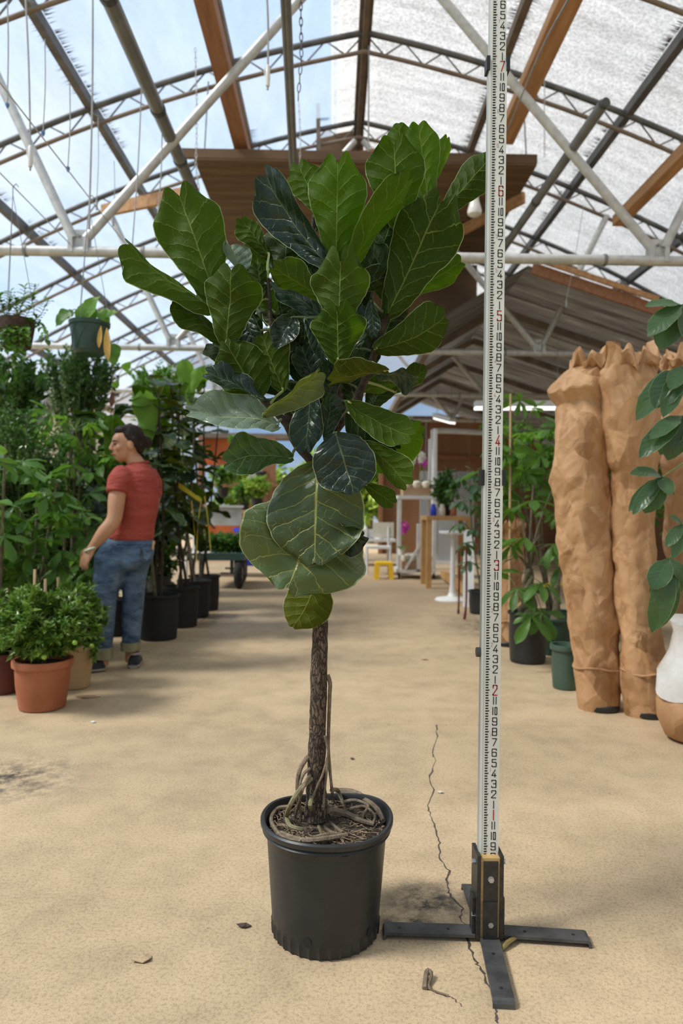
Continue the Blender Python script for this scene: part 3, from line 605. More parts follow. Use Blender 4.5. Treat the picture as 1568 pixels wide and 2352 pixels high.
# leaves: (base px, tip px, depth base, depth tip, width px, face, roll, material, extra)
d_ = dict
LV = [
 (500, 700, 412, 447, .02, .02, 165, 'u', 5, M_fig, d_(cup=.22, lob=.10)),
 (492, 712, 296, 567, -.02, -.10, 135, 'u', 66, M_fig, d_(cup=.35, bend=.10)),
 (520, 790, 532, 622, -.06, -.08, 132, 'u', -12, M_fig, d_(cup=.35, lob=.10, fold=.12)),
 (515, 790, 414, 682, -.01, .0, 110, 'u', 62, M_fig, d_()),
 (618, 585, 555, 503, .10, .10, 66, 'u', 20, M_fig, d_(cup=.5)),
 (560, 650, 532, 560, .06, .08, 80, 't', 42, M_figp, d_(lob=.02)),
 (648, 660, 662, 520, .08, .10, 122, 'u', 0, M_figd, d_()),
 (758, 608, 612, 408, -.03, .0, 118, 't', -28, M_figd, d_(cup=.35, fold=.1, side=-.05)),
 (730, 480, 686, 380, .12, .14, 92, 'u', 0, M_figy, d_(lob=.12)),
 (772, 598, 776, 374, -.02, -.01, 138, 'u', 0, M_figy, d_(lob=.11, cup=.15)),
 (914, 520, 905, 332, .02, .02, 142, 'u', 0, M_figy, d_(lob=.11, cup=.15)),
 (985, 470, 962, 282, .10, .12, 98, 'u', 12, M_figy, d_(lob=.04)),
 (925, 410, 916, 284, .12, .14, 68, 'u', 0, M_figy, d_(lob=.02)),
 (1000, 410, 1026, 318, .15, .17, 42, 'u', 20, M_figy, d_()),
 (1015, 490, 1132, 356, .04, .06, 92, 'u', -16, M_fig, d_(lob=.03)),
 (775, 655, 934, 416, -.06, -.06, 120, 'u', 56, M_fig, d_(cup=.25)),
 (846, 640, 902, 505, .04, .06, 90, 'u', 12, M_figd, d_()),
 (893, 718, 1010, 464, -.05, -.06, 158, 'u', -10, M_fig, d_(lob=.10, cup=.3, wav=.14)),
 (930, 680, 1058, 602, .03, .05, 84, 'u', 22, M_figy, d_(lob=.05)),
 (905, 700, 848, 592, .03, .05, 84, 'u', 40, M_fig, d_()),
 (748, 690, 630, 617, -.08, -.10, 78, 'u', -28, M_fig, d_(cup=.4, wav=.2)),
 (738, 660, 694, 590, .0, .0, 64, 'u', 30, M_figd, d_()),
 (778, 750, 782, 603, -.12, -.13, 130, 'u', 0, M_fig, d_(cup=.3, lob=.26, fold=.15)),
 (758, 740, 636, 650, -.03, -.04, 82, 't', 30, M_figd, d_()),
 (776, 828, 774, 716, -.13, -.15, 122, 'u', -4, M_figy, d_(cup=.35, lob=.22, fold=.12)),
 (860, 802, 1022, 728, -.04, -.03, 108, 'u', 12, M_fig, d_(lob=.04, side=-.07)),
 (650, 898, 600, 770, -.05, -.05, 96, 'u', -18, M_fig, d_(lob=.03, cup=.3)),
 (592, 915, 520, 788, -.06, -.07, 122, 'u', -4, M_fig, d_(lob=.07, prof=PROFO)),
 (602, 690, 592, 608, .04, .05, 58, 'u', 20, M_fig, d_()),
 (632, 720, 588, 640, .05, .06, 72, 'u', 10, M_figy, d_()),
 (672, 728, 636, 795, -.05, -.07, 62, 't', 14, M_figd, d_(prof=PROFO)),
 (702, 730, 748, 822, -.06, -.07, 50, 't', -20, M_figd, d_()),
 (852, 690, 858, 770, -.06, -.06, 42, 't', 20, M_figd, d_()),
 (604, 918, 476, 862, -.06, -.08, 88, 't', 52, M_figd, d_(bend=.10)),
 (636, 978, 440, 950, -.08, -.17, 130, 't', 52, M_figp, d_(bend=.10, cup=.2, prof=PROFO)),
 (604, 952, 730, 858, -.13, -.15, 82, 't', 52, M_figo, d_(cup=.4, bend=.05)),
 (716, 866, 702, 1030, -.09, -.11, 74, 't', 12, M_figd, d_()),
 (670, 1052, 522, 1062, -.09, -.14, 96, 't', 24, M_fig, d_(side=.07, wav=.2, bend=.05)),
 (727, 1062, 722, 1292, -.13, -.16, 208, 't', 4, M_figo, d_(prof=PROFO, lob=.03, cup=-.22, wav=.20)),
 (738, 1150, 662, 1348, -.09, -.15, 288, 't', -2, M_figo, d_(prof=PROFO, lob=.06, cup=-.20, wav=.30)),
 (727, 1326, 672, 1440, -.03, -.03, 112, 'u', 6, M_figo, d_(prof=PROFO, lob=.02, side=.06)),
 (770, 996, 812, 1132, -.14, -.17, 134, 't', -6, M_figd, d_(prof=PROFO, lob=.02, cup=-.15)),
 (798, 922, 938, 1000, -.10, -.12, 100, 'u', -36, M_fig, d_(bend=.18, cup=-.1)),
 (842, 1070, 966, 978, -.02, -.02, 116, 'u', 6, M_figy, d_(prof=PROFO, lob=.05)),
 (800, 948, 908, 1030, -.08, -.10, 96, 'u', -12, M_figd, d_(prof=PROFO)),
 (838, 1018, 932, 1112, -.12, -.14, 76, 'u', 28, M_fig, d_(bend=.12)),
 (838, 1112, 902, 1156, -.06, -.06, 50, 'u', 14, M_fig, d_()),
 (888, 850, 762, 878, -.09, -.10, 92, 'u', -56, M_figo, d_(bend=.10)),
 (866, 858, 955, 868, -.03, -.03, 78, 't', 56, M_figd, d_(wav=.3)),
 (648, 952, 606, 930, -.02, -.02, 40, 'u', 8, M_figy, d_()),
 (742, 1215, 836, 1226, -.07, -.12, 92, 't', 44, M_figd, d_(wav=.25, bend=.08)),
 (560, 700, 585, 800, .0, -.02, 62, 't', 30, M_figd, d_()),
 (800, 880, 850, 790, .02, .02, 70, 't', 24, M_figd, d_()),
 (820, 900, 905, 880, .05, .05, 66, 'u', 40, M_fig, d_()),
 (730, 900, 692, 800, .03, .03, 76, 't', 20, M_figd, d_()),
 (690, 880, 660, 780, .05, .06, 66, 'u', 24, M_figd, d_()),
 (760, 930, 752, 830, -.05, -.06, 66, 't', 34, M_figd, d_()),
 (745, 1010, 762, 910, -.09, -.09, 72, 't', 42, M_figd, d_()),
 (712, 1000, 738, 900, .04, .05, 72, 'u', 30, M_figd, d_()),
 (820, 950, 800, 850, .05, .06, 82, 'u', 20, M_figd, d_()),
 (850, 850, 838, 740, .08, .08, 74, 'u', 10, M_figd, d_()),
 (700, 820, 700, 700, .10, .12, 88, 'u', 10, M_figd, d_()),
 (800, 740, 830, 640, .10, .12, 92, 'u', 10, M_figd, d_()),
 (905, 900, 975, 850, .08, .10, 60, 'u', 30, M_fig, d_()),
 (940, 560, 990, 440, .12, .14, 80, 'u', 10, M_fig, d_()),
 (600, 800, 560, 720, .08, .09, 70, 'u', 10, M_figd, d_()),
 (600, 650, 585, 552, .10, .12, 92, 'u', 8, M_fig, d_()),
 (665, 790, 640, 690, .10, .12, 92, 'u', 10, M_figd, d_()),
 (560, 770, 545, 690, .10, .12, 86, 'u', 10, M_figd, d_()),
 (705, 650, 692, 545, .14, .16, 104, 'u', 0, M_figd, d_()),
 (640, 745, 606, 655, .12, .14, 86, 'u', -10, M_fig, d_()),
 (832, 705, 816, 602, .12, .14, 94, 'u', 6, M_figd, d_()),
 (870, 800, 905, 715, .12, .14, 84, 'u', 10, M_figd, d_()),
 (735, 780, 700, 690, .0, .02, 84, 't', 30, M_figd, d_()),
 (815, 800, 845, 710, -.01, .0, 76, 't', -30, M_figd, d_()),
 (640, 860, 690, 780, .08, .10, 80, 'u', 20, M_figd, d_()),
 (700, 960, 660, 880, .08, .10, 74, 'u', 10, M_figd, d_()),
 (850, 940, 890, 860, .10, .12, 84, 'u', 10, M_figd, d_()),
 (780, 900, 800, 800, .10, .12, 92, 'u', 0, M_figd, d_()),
 (880, 640, 848, 520, .12, .14, 86, 'u', 0, M_figy, d_()),
]
for i, (bx, by, tx, ty, d0, d1, wd, fc, ro, m, ex) in enumerate(LV):
    B = P(bx, by, TD + d0); T = P(tx, ty, TD + d1); st = min(bpts, key=lambda q: (q - B).length)
    if (st - B).length > .14: st = B.lerp(st, .14 / (st - B).length)
    mb = fig_mesh(B, T, S(wd, TD), fc, ro, seed=i + 1, stem=st, **ex)
    mb.build('leaf', m, fig)
random.seed(21)
for k in range(22):          # inner leaves between the branches
    q = random.choice(bpts[40:]); d = V((random.uniform(-1, 1), random.uniform(.1, 1), random.uniform(-.2, .9))).normalized()
    B = q + d * .02; T = B + d * random.uniform(.10, .15)
    if B.z < 1.05: continue
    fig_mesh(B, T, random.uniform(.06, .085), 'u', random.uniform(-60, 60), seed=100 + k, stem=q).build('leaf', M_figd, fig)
# ================================================================== measuring rod on its steel stand
FT = .3048; IN = .0254
RB = G(1117, 2152); RY = RB.y
rod = thing('levelling_rod', (RB.x, RY, 0), 'tall white telescoping measuring rod marked in feet and inches on a black steel cross stand', 'measuring rod')
M_rod = mat('white_rod_enamel', (.70, .72, .66), (.75, .77, .71), rough=.35, scale=12)
M_rodg = mat('grey_rod_edge', (.36, .40, .38), rough=.4)
M_blk = mat('black_print', (.012, .012, .013), rough=.5)
M_red = mat('red_print', (.42, .015, .02), rough=.5)
M_iron = mat('worn_black_steel', (.045, .045, .045), (.10, .10, .098), rough=.5, scale=9, metal=.3, bump=.1, stretch=(2, 2, 2), detail=7)
M_ironb = mat('black_paint', (.014, .014, .013), (.03, .03, .028), rough=.45, scale=60)
M_plyedge = mat('yellow_plywood_edge', (.46, .30, .11), (.58, .40, .17), rough=.6, scale=40, stretch=(1, 1, 6))
M_zinc = mat('zinc_bolt', (.50, .52, .53), rough=.35, metal=.8)
SEC = [(.19, 1.134, .0475, 0), (1.134, 2.145, .0445, .002), (2.145, 2.62, .039, .0045)]     # z0, z1, width, set back
rx = RB.x
for z0, z1, wd, bk in SEC:
    t_ = part('rod_section', M_rod, rod, 'box', (rx, RY + bk, (z0 + z1) / 2), (wd, .024, z1 - z0), smooth=False)
    part('edge_strip', M_rodg, t_, 'box', (rx - wd / 2 + .0005, RY + bk, (z0 + z1) / 2), (.002, .020, z1 - z0), smooth=False)
    part('edge_groove', M_rodg, t_, 'box', (rx - wd / 2 + .0066, RY + bk - .0122, (z0 + z1) / 2), (.0007, .0006, z1 - z0), smooth=False)
for z, wd in ((1.128, .0475), (2.140, .0445)):
    for s_ in (-1, 1): part('section_clamp', M_blk, rod, 'box', (rx + s_ * (wd / 2 + .002), RY, z), (.008, .030, .038 if z < 2 else .034), smooth=False)
part('latch_button', M_iron, rod, 'rod', (rx - .0245, RY, .70), (rx - .034, RY, .70), .012, 12)
DG = {'1': [[(.5, 0), (.5, 1)]], '2': [[(.02, .72), (.02, .94), (.1, 1), (.9, 1), (1, .92), (1, .66), (0, .08), (0, 0), (1, 0)]],
 '3': [[(0, .82), (0, .95), (.08, 1), (.92, 1), (1, .93), (1, .6), (.88, .52), (.35, .52)], [(.88, .52), (1, .44), (1, .07), (.92, 0), (.08, 0), (0, .06), (0, .18)]],
 '4': [[(.78, 1), (0, .22), (1, .22)], [(.72, .5), (.72, 0)]], '5': [[(.95, 1), (.03, 1), (.03, .6), (.9, .6), (1, .53), (1, .07), (.92, 0), (.08, 0), (0, .06), (0, .18)]],
 '6': [[(1, .82), (1, .94), (.92, 1), (.08, 1), (0, .93), (0, .07), (.08, 0), (.92, 0), (1, .07), (1, .48), (.92, .55), (0, .55)]],
 '7': [[(0, 1), (1, 1), (1, .95), (.25, 0)]], '8': [[(.08, 0), (.92, 0), (1, .07), (1, .44), (.9, .52), (1, .6), (1, .93), (.92, 1), (.08, 1), (0, .93), (0, .6), (.1, .52), (0, .44), (0, .07), (.08, 0)], [(.1, .52), (.9, .52)]],
 '9': [[(0, .18), (0, .06), (.08, 0), (.92, 0), (1, .07), (1, .93), (.92, 1), (.08, 1), (0, .93), (0, .52), (.08, .45), (1, .45)]],
 '0': [[(.08, 0), (.92, 0), (1, .07), (1, .93), (.92, 1), (.08, 1), (0, .93), (0, .07), (.08, 0)]]}
def strokes(b, s, x, y, z, wd, ht, th):      # figure s centred at x, z on the plane y
    n = len(s); adv = wd * (.62 if n > 1 else 1); ww = wd * (.36 if n > 1 else 1)
    xs_ = [x - ww / 2] if n == 1 else [x - wd / 2 + (0 if s[0] == '1' else 0), x + wd / 2 - ww * 1.25]
    for ch, x0 in zip(s, xs_):
        w2 = ww * (1.25 if (n > 1 and ch == '0') else 1)
        if n > 1 and ch == '1': w2 = ww * .2
        if s == '11': x0 = x - wd * .36 if ch is s[0] and x0 == xs_[0] else x + wd * .26
        for st in DG[ch]:
            pts = [V((x0 + p[0] * w2, y, z - ht / 2 + p[1] * ht)) for p in st]
            for p, q in zip(pts, pts[1:]):
                d = (q - p)
                if d.length < 1e-7: continue
                d.normalize(); e = d * th * .42; nrm = V((-d.z, 0, d.x)) * th / 2
                b.poly([p - e + nrm, q + e + nrm, q + e - nrm, p - e - nrm])
def sec(z):
    for q in SEC:
        if z < q[1]: return q
    return SEC[-1]
bt_ = MB(); M_fred = mat('faded_red_print', (.36, .09, .08), rough=.6)
def numeral(name, m, *a):
    b = MB(); strokes(b, *a); b.build(name, m, rod, False)
k = int(.2 / IN * 4) + 1
while k * IN / 4 < 2.6:
    z = k * IN / 4
    if z > .203:
        s_ = sec(z); y = RY + s_[3] - .0127; x0 = rx - .0125; h = IN * .0625
        ln = .0105 if k % 4 == 0 else (.0085 if k % 2 == 0 else .0068)
        if k % 2 == 0: bt_.poly([V((x0, y, z - h)), V((x0 + ln * .72, y, z - h)), V((x0 + ln, y, z + h)), V((x0, y, z + h))])
        else: bt_.poly([V((x0, y, z - h)), V((x0 + ln, y, z - h)), V((x0 + ln, y, z + h)), V((x0, y, z + h))])
        if k % 4 == 0 and z > .2:
            i = k // 4; xn = rx + .0105
            if i % 12 == 0: numeral('foot_numeral', M_red, str(i // 12), xn, y, z, .0096, .0240, .0025)
            else:
                numeral('inch_numeral', M_blk, str(i % 12), xn, y, z, .0102, .0176, .0021)
                if i % 12 in (7, 4) and i >= 12: numeral('small_foot_numeral', M_fred, str(i // 12), rx + .0018, y, z + IN * (.66 if i % 12 == 7 else .37), .0038, .0088, .0006)
    k += 1
tag(bt_.build('graduation_mark', M_blk, rod, False), kind='stuff')
# stand
BW = .062
front = RY - .031
part('front_plate', M_plyedge, rod, 'box', (rx, RY - .022, .113), (.046, .020, .192), smooth=False)
part('front_strap', M_ironb, rod, 'box', (rx + .001, RY - .0335, .110), (.035, .004, .184), smooth=False)
part('back_plate', M_plyedge, rod, 'box', (rx, RY + .024, .113), (.046, .020, .192), smooth=False)
for s_ in (-1, 1):
    part('side_plate', M_ironb, rod, 'box', (rx + s_ * .0275, RY, .115), (.009, .070, .200), smooth=False)
    for z in (.062, .192):
        part('side_bolt', M_zinc, rod, 'rod', (rx + s_ * .03, RY - .012, z), (rx + s_ * .040, RY - .012, z), .006, 6)
for z in (.052, .160):
    part('front_bolt', M_zinc, rod, 'rod', (rx + .001, RY - .035, z), (rx + .001, RY - .042, z), .0068, 6)
    part('washer', M_zinc, rod, 'rod', (rx + .001, RY - .034, z), (rx + .001, RY - .0365, z), .0072, 16)
def leg(a, e, wd=.046):
    a = V(a); e = V(e); d = (e - a).normalized(); s_ = V((-d.y, d.x, 0)) * wd / 2; t_ = .007; z = .020; b = MB()
    prof = [(0, z), (1, z)]; L_ = (e - a).length; up = V((0, 0, 1))
    pts = [(0, .018), (L_ - .010, .018), (L_ - .003, .016), (L_, .010), (L_ + .001, 0)]
    inn = [(0, .011), (L_ - .011, .011), (L_ - .007, .009), (L_ - .006, 0)]
    top = [V((a.x, a.y, 0)) + d * q[0] + up * q[1] for q in pts]; bot = [V((a.x, a.y, 0)) + d * q[0] + up * q[1] for q in reversed(inn)]
    out_ = top + bot; b.prism([p - s_ for p in out_], s_ * 2)
    o = b.build('leg', M_iron, rod, False)
    for f in (.28, .82):
        p = a + d * (L_ * f); part('screw_hole', M_blk, o, 'rod', (p.x, p.y, .0175), (p.x, p.y, .0188), .004, 10)
    part('mount_tab', M_ironb, o, 'box', a + d * .004 + V((0, 0, .06)), (.035 if abs(d.y) > .7 else .006, .006 if abs(d.y) > .7 else .035, .09), smooth=False)
C0 = V((rx, RY, 0))
for px, py, off in ((879, 2146, (-.032, 0)), (1353, 2166, (.032, 0)), (1157, 2318, (0, -.034)), (1078, 2042, (0, .034))):
    leg(C0 + V((off[0], off[1], 0)), G(px, py))
# yellowed leaf blade caught under the stand
b = MB(); q = spline([G(1190, 2162) + V((0, 0, .012)), G(1165, 2176) + V((0, 0, .012)), G(1147, 2192) + V((0, 0, .004))], 8)
b.tube(q, [.001, .003, .004, .0045, .0045, .004, .003, .002, .001], 6, sx=1.6); tag(b.build('dry_leaf_blade', mat('olive_dry_blade', (.16, .12, .03), (.24, .19, .06), rough=.6, scale=40), None), 'narrow olive leaf blade lying under the rod stand', 'leaf')
# ================================================================== plant kit
def leaf_local(Ln, wd, bend=.15, cup=.15, fold=.1, wav=.05, prof=None, nu=7, nv=2, seed=0, lob=0., sidec=0.):
    prof = prof or [(0, .06), (.15, .45), (.35, .85), (.55, 1.0), (.75, .86), (.9, .5), (1, .03)]
    rnd = random.Random(seed); ph = rnd.uniform(0, 6); mb = MB(); vv = []; uv = []
    for i in range(nu + 1):
        u = i / nu; hw = wd / 2 * interp(prof, u); cz = -bend * Ln * u * u; cx = Ln * u * (1 - .25 * bend * u)
        for j in range(-nv, nv + 1):
            v = j / nv; av = abs(v)
            vv.append(V((cx + lob * Ln * (sin(pi * min(av * 1.25, 1)) * u ** 7 - .4 * av * (1 - u) ** 9), hw * v + sidec * Ln * u * u, cz + cup * hw * v * v + fold * hw * av + wav * wd * av * sin(u * 12 + ph + v)))); uv.append((u, v * .5 + .5))
    w_ = 2 * nv + 1
    mb.add(vv, [(i * w_ + j, (i + 1) * w_ + j, (i + 1) * w_ + j + 1, i * w_ + j + 1) for i in range(nu) for j in range(2 * nv)])
    mb.uv = uv; return mb
def orient(pos, d, up=(0, 0, 1), sc=1., roll=0.):
    x = V(d).normalized(); y = V(up).cross(x)
    if y.length < 1e-4: y = V((0, 1, 0)).cross(x)
    y.normalize(); z = x.cross(y); M = Matrix((x, y, z)).transposed() @ Matrix.Rotation(roll, 3, 'X')
    return Matrix.Translation(V(pos)) @ (M * sc).to_4x4()
def merge(dst, src, M=None):
    b = len(dst.v); dst.v += [tuple(M @ V(p)) if M else p for p in src.v]; dst.f += [tuple(i + b for i in q) for q in src.f]
    if src.uv is not None:
        if dst.uv is None: dst.uv = [(.1, .5)] * b
        dst.uv += src.uv
    elif dst.uv is not None: dst.uv += [(.1, .5)] * len(src.v)
M_pach = leaf_mat('pachira_leaflet', (.075, .18, .028), (.09, .19, .045), (.16, .27, .07), (.2, .3, .1), .30, (.16, .38, .03), rough=.34, nv=9, relief=.2)
M_pachl = leaf_mat('young_bright_leaflet', (.13, .30, .035), (.17, .34, .06), (.30, .45, .10), (.3, .42, .12), .38, (.32, .62, .05), rough=.36, nv=9, relief=.2)
M_schef = leaf_mat('schefflera_leaflet', (.060, .120, .052), (.09, .15, .05), (.12, .19, .07), (.22, .28, .1), .18, (.12, .3, .03), rough=.24, nv=8, relief=.15)
M_citrus = mat('citrus_leaf', (.06, .15, .018), (.28, .42, .07), rough=.32, scale=22, trans=.25, lo=.38, hi=.66)
M_ficus = mat('weeping_fig_leaf', (.036, .105, .020), (.15, .29, .055), rough=.28, scale=16, trans=.22, lo=.38, hi=.7)
M_ficusl = mat('bright_ficus_leaf', (.08, .20, .03), (.24, .42, .07), rough=.32, scale=10, trans=.35)
M_outg = mat('sunlit_tree_leaf', (.20, .36, .05), (.50, .62, .12), rough=.6, scale=2, trans=.3)
M_stem = mat('grey_green_stem', (.10, .085, .05), (.19, .16, .10), rough=.8, scale=30, bump=.4)
M_pet = mat('green_petiole', (.12, .20, .05), (.18, .26, .08), rough=.5, scale=20)
M_bamboo = mat('bamboo_stake', (.55, .38, .20), (.66, .48, .28), rough=.6, scale=14)
M_terra = mat('terracotta', (.33, .105, .045), (.42, .15, .07), rough=.7, scale=5, bump=.1)
M_terrad = mat('dark_red_clay', (.11, .025, .018), (.15, .04, .028), rough=.6, scale=5)
M_beige = mat('beige_clay', (.42, .28, .14), (.50, .35, .19), rough=.65, scale=5)
M_gpot = mat('dark_green_plastic', (.022, .055, .038), (.032, .075, .052), rough=.4, scale=6)
M_gpot2 = mat('sage_green_plastic', (.045, .085, .06), (.06, .11, .08), rough=.45, scale=6)
def lv(L_, w_, k, m, **a): return [leaf_local(L_, w_, seed=i, bend=a.get('bend', .15) * (.5 + .5 * i), **{q: r for q, r in a.items() if q != 'bend'}).mesh('leaf', m) for i in range(k)]
def palm_mesh(n, Ln, wd, pet, seed, m, droop=.35, full=True):
    """one compound leaf: stalk along +X from the origin, leaflets spread at its end"""
    rnd = random.Random(seed); mb = MB(); e = V((pet, 0, -.05 * pet)); mb.uv = []
    mb.tube([(0, 0, 0), (pet * .5, 0, .03 * pet), e], [.004, .003, .003], 5); mb.uv = [(.05, .5)] * len(mb.v)
    if full:
        for k in range(n): merge(mb, *palm_part(k, n, Ln, wd, e, rnd, droop))
    return mb
def palm_part(k, n, Ln, wd, e, rnd, droop):
    a = (k / n) * 2 * pi + rnd.uniform(-.2, .2) + .3; dr = droop + rnd.uniform(-.15, .2)
    d = V((cos(a), sin(a), -dr - .25 * (cos(a) < -.3))); sc = rnd.uniform(.75, 1.05) * (.8 if cos(a) < -.2 else 1)
    lf = leaf_local(Ln, wd, bend=rnd.uniform(.1, .35), fold=.15, seed=rnd.randint(0, 999), prof=[(0, .05), (.15, .3), (.4, .75), (.65, 1), (.82, .85), (.94, .4), (1, .03)])
    return lf, orient(e, d, sc=sc)
def simple_pot(t_, c, r1, r0, h, m, lip=.02, lipt=.012, n=40, ribs=0, name='pot', soil=True):
    c = V(c); fn = (lambda r, z, a: (r * (1 + .010 * (cos(a * ribs) > 0)) if lip * .5 < z < h - lip * 1.6 else r, z)) if ribs else None
    pr = [(r0 * .9, 0), (r0, .006), (lerp(r0, r1, .5), h * .5), (r1 - lipt, h - lip * 1.4), (r1 - lipt * .9, h - lip), (r1, h - lip), (r1 + .002, h - lip * .4), (r1, h), (r1 - lipt * 1.1, h), (r1 - lipt * 1.6, h - .03)]
    b = MB(); b.lathe(pr, n if not ribs else ribs * 2, c, fn, closed=True); o = b.build(name, m, t_)
    if soil: part('soil', M_soil, t_, 'rod', c + V((0, 0, h - .05)), c + V((0, 0, h - .032)), r1 - lipt * 1.3, 24)
    return o
def bush(t_, c, rad, ntw, per, Ln, wd, m, seed, base=None, name='foliage', mstem=None, up=.3, shell=.55):
    """twiggy crown: many small leaves as one part, its twigs as another"""
    rnd = random.Random(seed); c = V(c); rad = V(rad); fol = MB(); tw = MB(); base = V(base) if base else c - V((0, 0, rad.z))
    for k in range(ntw):
        while True:
            d = V((rnd.uniform(-1, 1), rnd.uniform(-1, 1), rnd.uniform(-1, 1)))
            if .05 < d.length < 1: break
        d = d.normalized() * (shell + (1 - shell) * rnd.random()) * rnd.uniform(.85, 1.12)
        tip = c + V((d.x * rad.x, d.y * rad.y, d.z * rad.z)); st = base.lerp(c, rnd.uniform(.1, .9)).lerp(tip, .25)
        md = (st + tip) / 2 + V((rnd.uniform(-1, 1), rnd.uniform(-1, 1), rnd.uniform(0, 1))) * .08 * rad.length
        q = spline([st, md, tip], 8); tw.tube([base.lerp(c, .3)] + q[::4], [.004, .003, .002, .0012], 4)
        for i in range(per):
            f = 1 - .62 * (i / per) ** 1.1; x = f * 8; a = q[min(int(x), 7)]; b_ = q[min(int(x) + 1, 8)]; p = a.lerp(b_, x - int(x)); tg = (b_ - a).normalized()
            dd = (tg * rnd.uniform(.2, .9) + V((rnd.uniform(-1, 1), rnd.uniform(-1, 1), rnd.uniform(-.5, 1)))).normalized()
            upv = (V((0, 0, 1)) + V((rnd.uniform(-1, 1), rnd.uniform(-1, 1), 0)) * .8)
            s_ = rnd.uniform(.65, 1.15); y = upv.cross(dd)
            if y.length < 1e-3: continue
            y.normalize(); z = dd.cross(y); L_ = Ln * s_; w_ = wd * s_ / 2; n_ = len(fol.v)
            fol.v += [tuple(p), tuple(p + dd * L_ * .45 + y * w_ + z * w_ * .25), tuple(p + dd * L_ * .5 - z * w_ * .1), tuple(p + dd * L_ * .45 - y * w_ + z * w_ * .25), tuple(p + dd * L_ - z * L_ * .12)]
            fol.f += [(n_, n_ + 2, n_ + 1), (n_, n_ + 3, n_ + 2), (n_ + 1, n_ + 2, n_ + 4), (n_ + 2, n_ + 3, n_ + 4)]
    o = fol.build(name, m, t_, smooth=False); tag(o, kind='stuff')
    tw.build('twig', mstem or M_stem, t_); return o
def palmate(t_, spots, stems, meshes, seed, rs=(.8, 1.1), up=.5):
    """compound leaves at the spots, each stalk starting on the nearest stem point"""
    rnd = random.Random(seed); sp_ = [p for s_ in stems for p in s_]
    for p in spots:
        p = V(p); st = min(sp_, key=lambda q: (q - p).length + .5 * max(0, q.z - p.z)); d = p - st
        if d.length < .03: d = V((rnd.uniform(-1, 1), rnd.uniform(-1, 1), .5))
        d.normalize(); d = (d + V((0, 0, rnd.uniform(-.1, .35)))).normalized(); me = rnd.choice(meshes); sc = rnd.uniform(*rs)
        ln = me['reach'] * sc; inst('leaf', me, t_, orient(p - d * ln * .55, d, (0, 0, 1), sc, rnd.uniform(-.4, .4)))
def palm_set(n, Ln, wd, pet, m, k=4, seed=0, droop=.35):
    r = []
    for i in range(k):
        me = palm_mesh(n, Ln, wd, pet, seed + i, m, droop).mesh('compound_leaf', m); me['reach'] = pet + Ln * .3; r.append(me)
    return r
def cloud(c, rad, n, seed, lo=.4, front=.0):
    rnd = random.Random(seed); o = []
    while len(o) < n:
        d = V((rnd.uniform(-1, 1), rnd.uniform(-1, 1), rnd.uniform(-1, 1)))
        if lo < d.length < 1 and d.y < .75 - front: o.append(V(c) + V((d.x * rad[0], d.y * rad[1], d.z * rad[2])))
    return o
# ================================================================== paper-wrapped plants
def kraft():
    m, t, b, o = new_mat('brown_kraft_paper'); vec = coords(t, (1, 1, .6)); f = tnoise(t, vec, 6, 5)
    t.links.new(ramp(t, f, [(.3, (.41, .22, .10)), (.65, (.53, .31, .15))]), b.inputs['Base Color']); b.inputs['Roughness'].default_value = .62
    hs = []
    for sc, am in ((9.0, 1.0), (21.0, .5)):          # tilted flat facets, one per cell: crumpled paper
        wv = t.nodes.new('ShaderNodeVectorMath'); wv.operation = 'MULTIPLY_ADD'; nz_ = nd(t, 'TexNoise', Scale=4.0); t.links.new(vec, nz_.inputs['Vector'])
        t.links.new(nz_.outputs['Color'], wv.inputs[0]); wv.inputs[1].default_value = (.10, .10, .10); t.links.new(vec, wv.inputs[2])
        vo = nd(t, 'TexVoronoi', Scale=sc); t.links.new(wv.outputs[0], vo.inputs['Vector'])
        s1 = t.nodes.new('ShaderNodeVectorMath'); s1.operation = 'SUBTRACT'; t.links.new(vo.outputs['Color'], s1.inputs[0]); s1.inputs[1].default_value = (.5, .5, .5)
        s2 = t.nodes.new('ShaderNodeVectorMath'); s2.operation = 'SUBTRACT'; t.links.new(wv.outputs[0], s2.inputs[0]); t.links.new(vo.outputs['Position'], s2.inputs[1])
        dt = t.nodes.new('ShaderNodeVectorMath'); dt.operation = 'DOT_PRODUCT'; t.links.new(s1.outputs[0], dt.inputs[0]); t.links.new(s2.outputs[0], dt.inputs[1]); hs.append(mth(t, 'MULTIPLY', dt.outputs['Value'], am * .75))
    bumpn(t, b, mth(t, 'ADD', hs[0], hs[1]), 1.0, 1.0); return m
M_kraft = kraft()
def facet(u, v, nu_, seed):
    # piecewise flat facets over a jittered grid: the creases of crumpled paper
    i = math.floor(u); j = math.floor(v); f = u - i; g_ = v - j
    h = (lambda a_, b_: abs(math.sin((a_ % nu_) * 127.1 + b_ * 311.7 + seed * 74.7) * 43758.5453) % 1.0)
    if h(i + .37, j) > .5:
        return h(i, j) + (h(i + 1, j) - h(i, j)) * f + (h(i + 1, j + 1) - h(i + 1, j)) * g_ if f > g_ else h(i, j) + (h(i + 1, j + 1) - h(i, j + 1)) * f + (h(i, j + 1) - h(i, j)) * g_
    return h(i, j) + (h(i + 1, j) - h(i, j)) * f + (h(i, j + 1) - h(i, j)) * g_ if f + g_ < 1 else h(i + 1, j + 1) + (h(i, j + 1) - h(i + 1, j + 1)) * (1 - f) + (h(i + 1, j) - h(i + 1, j + 1)) * (1 - g_)
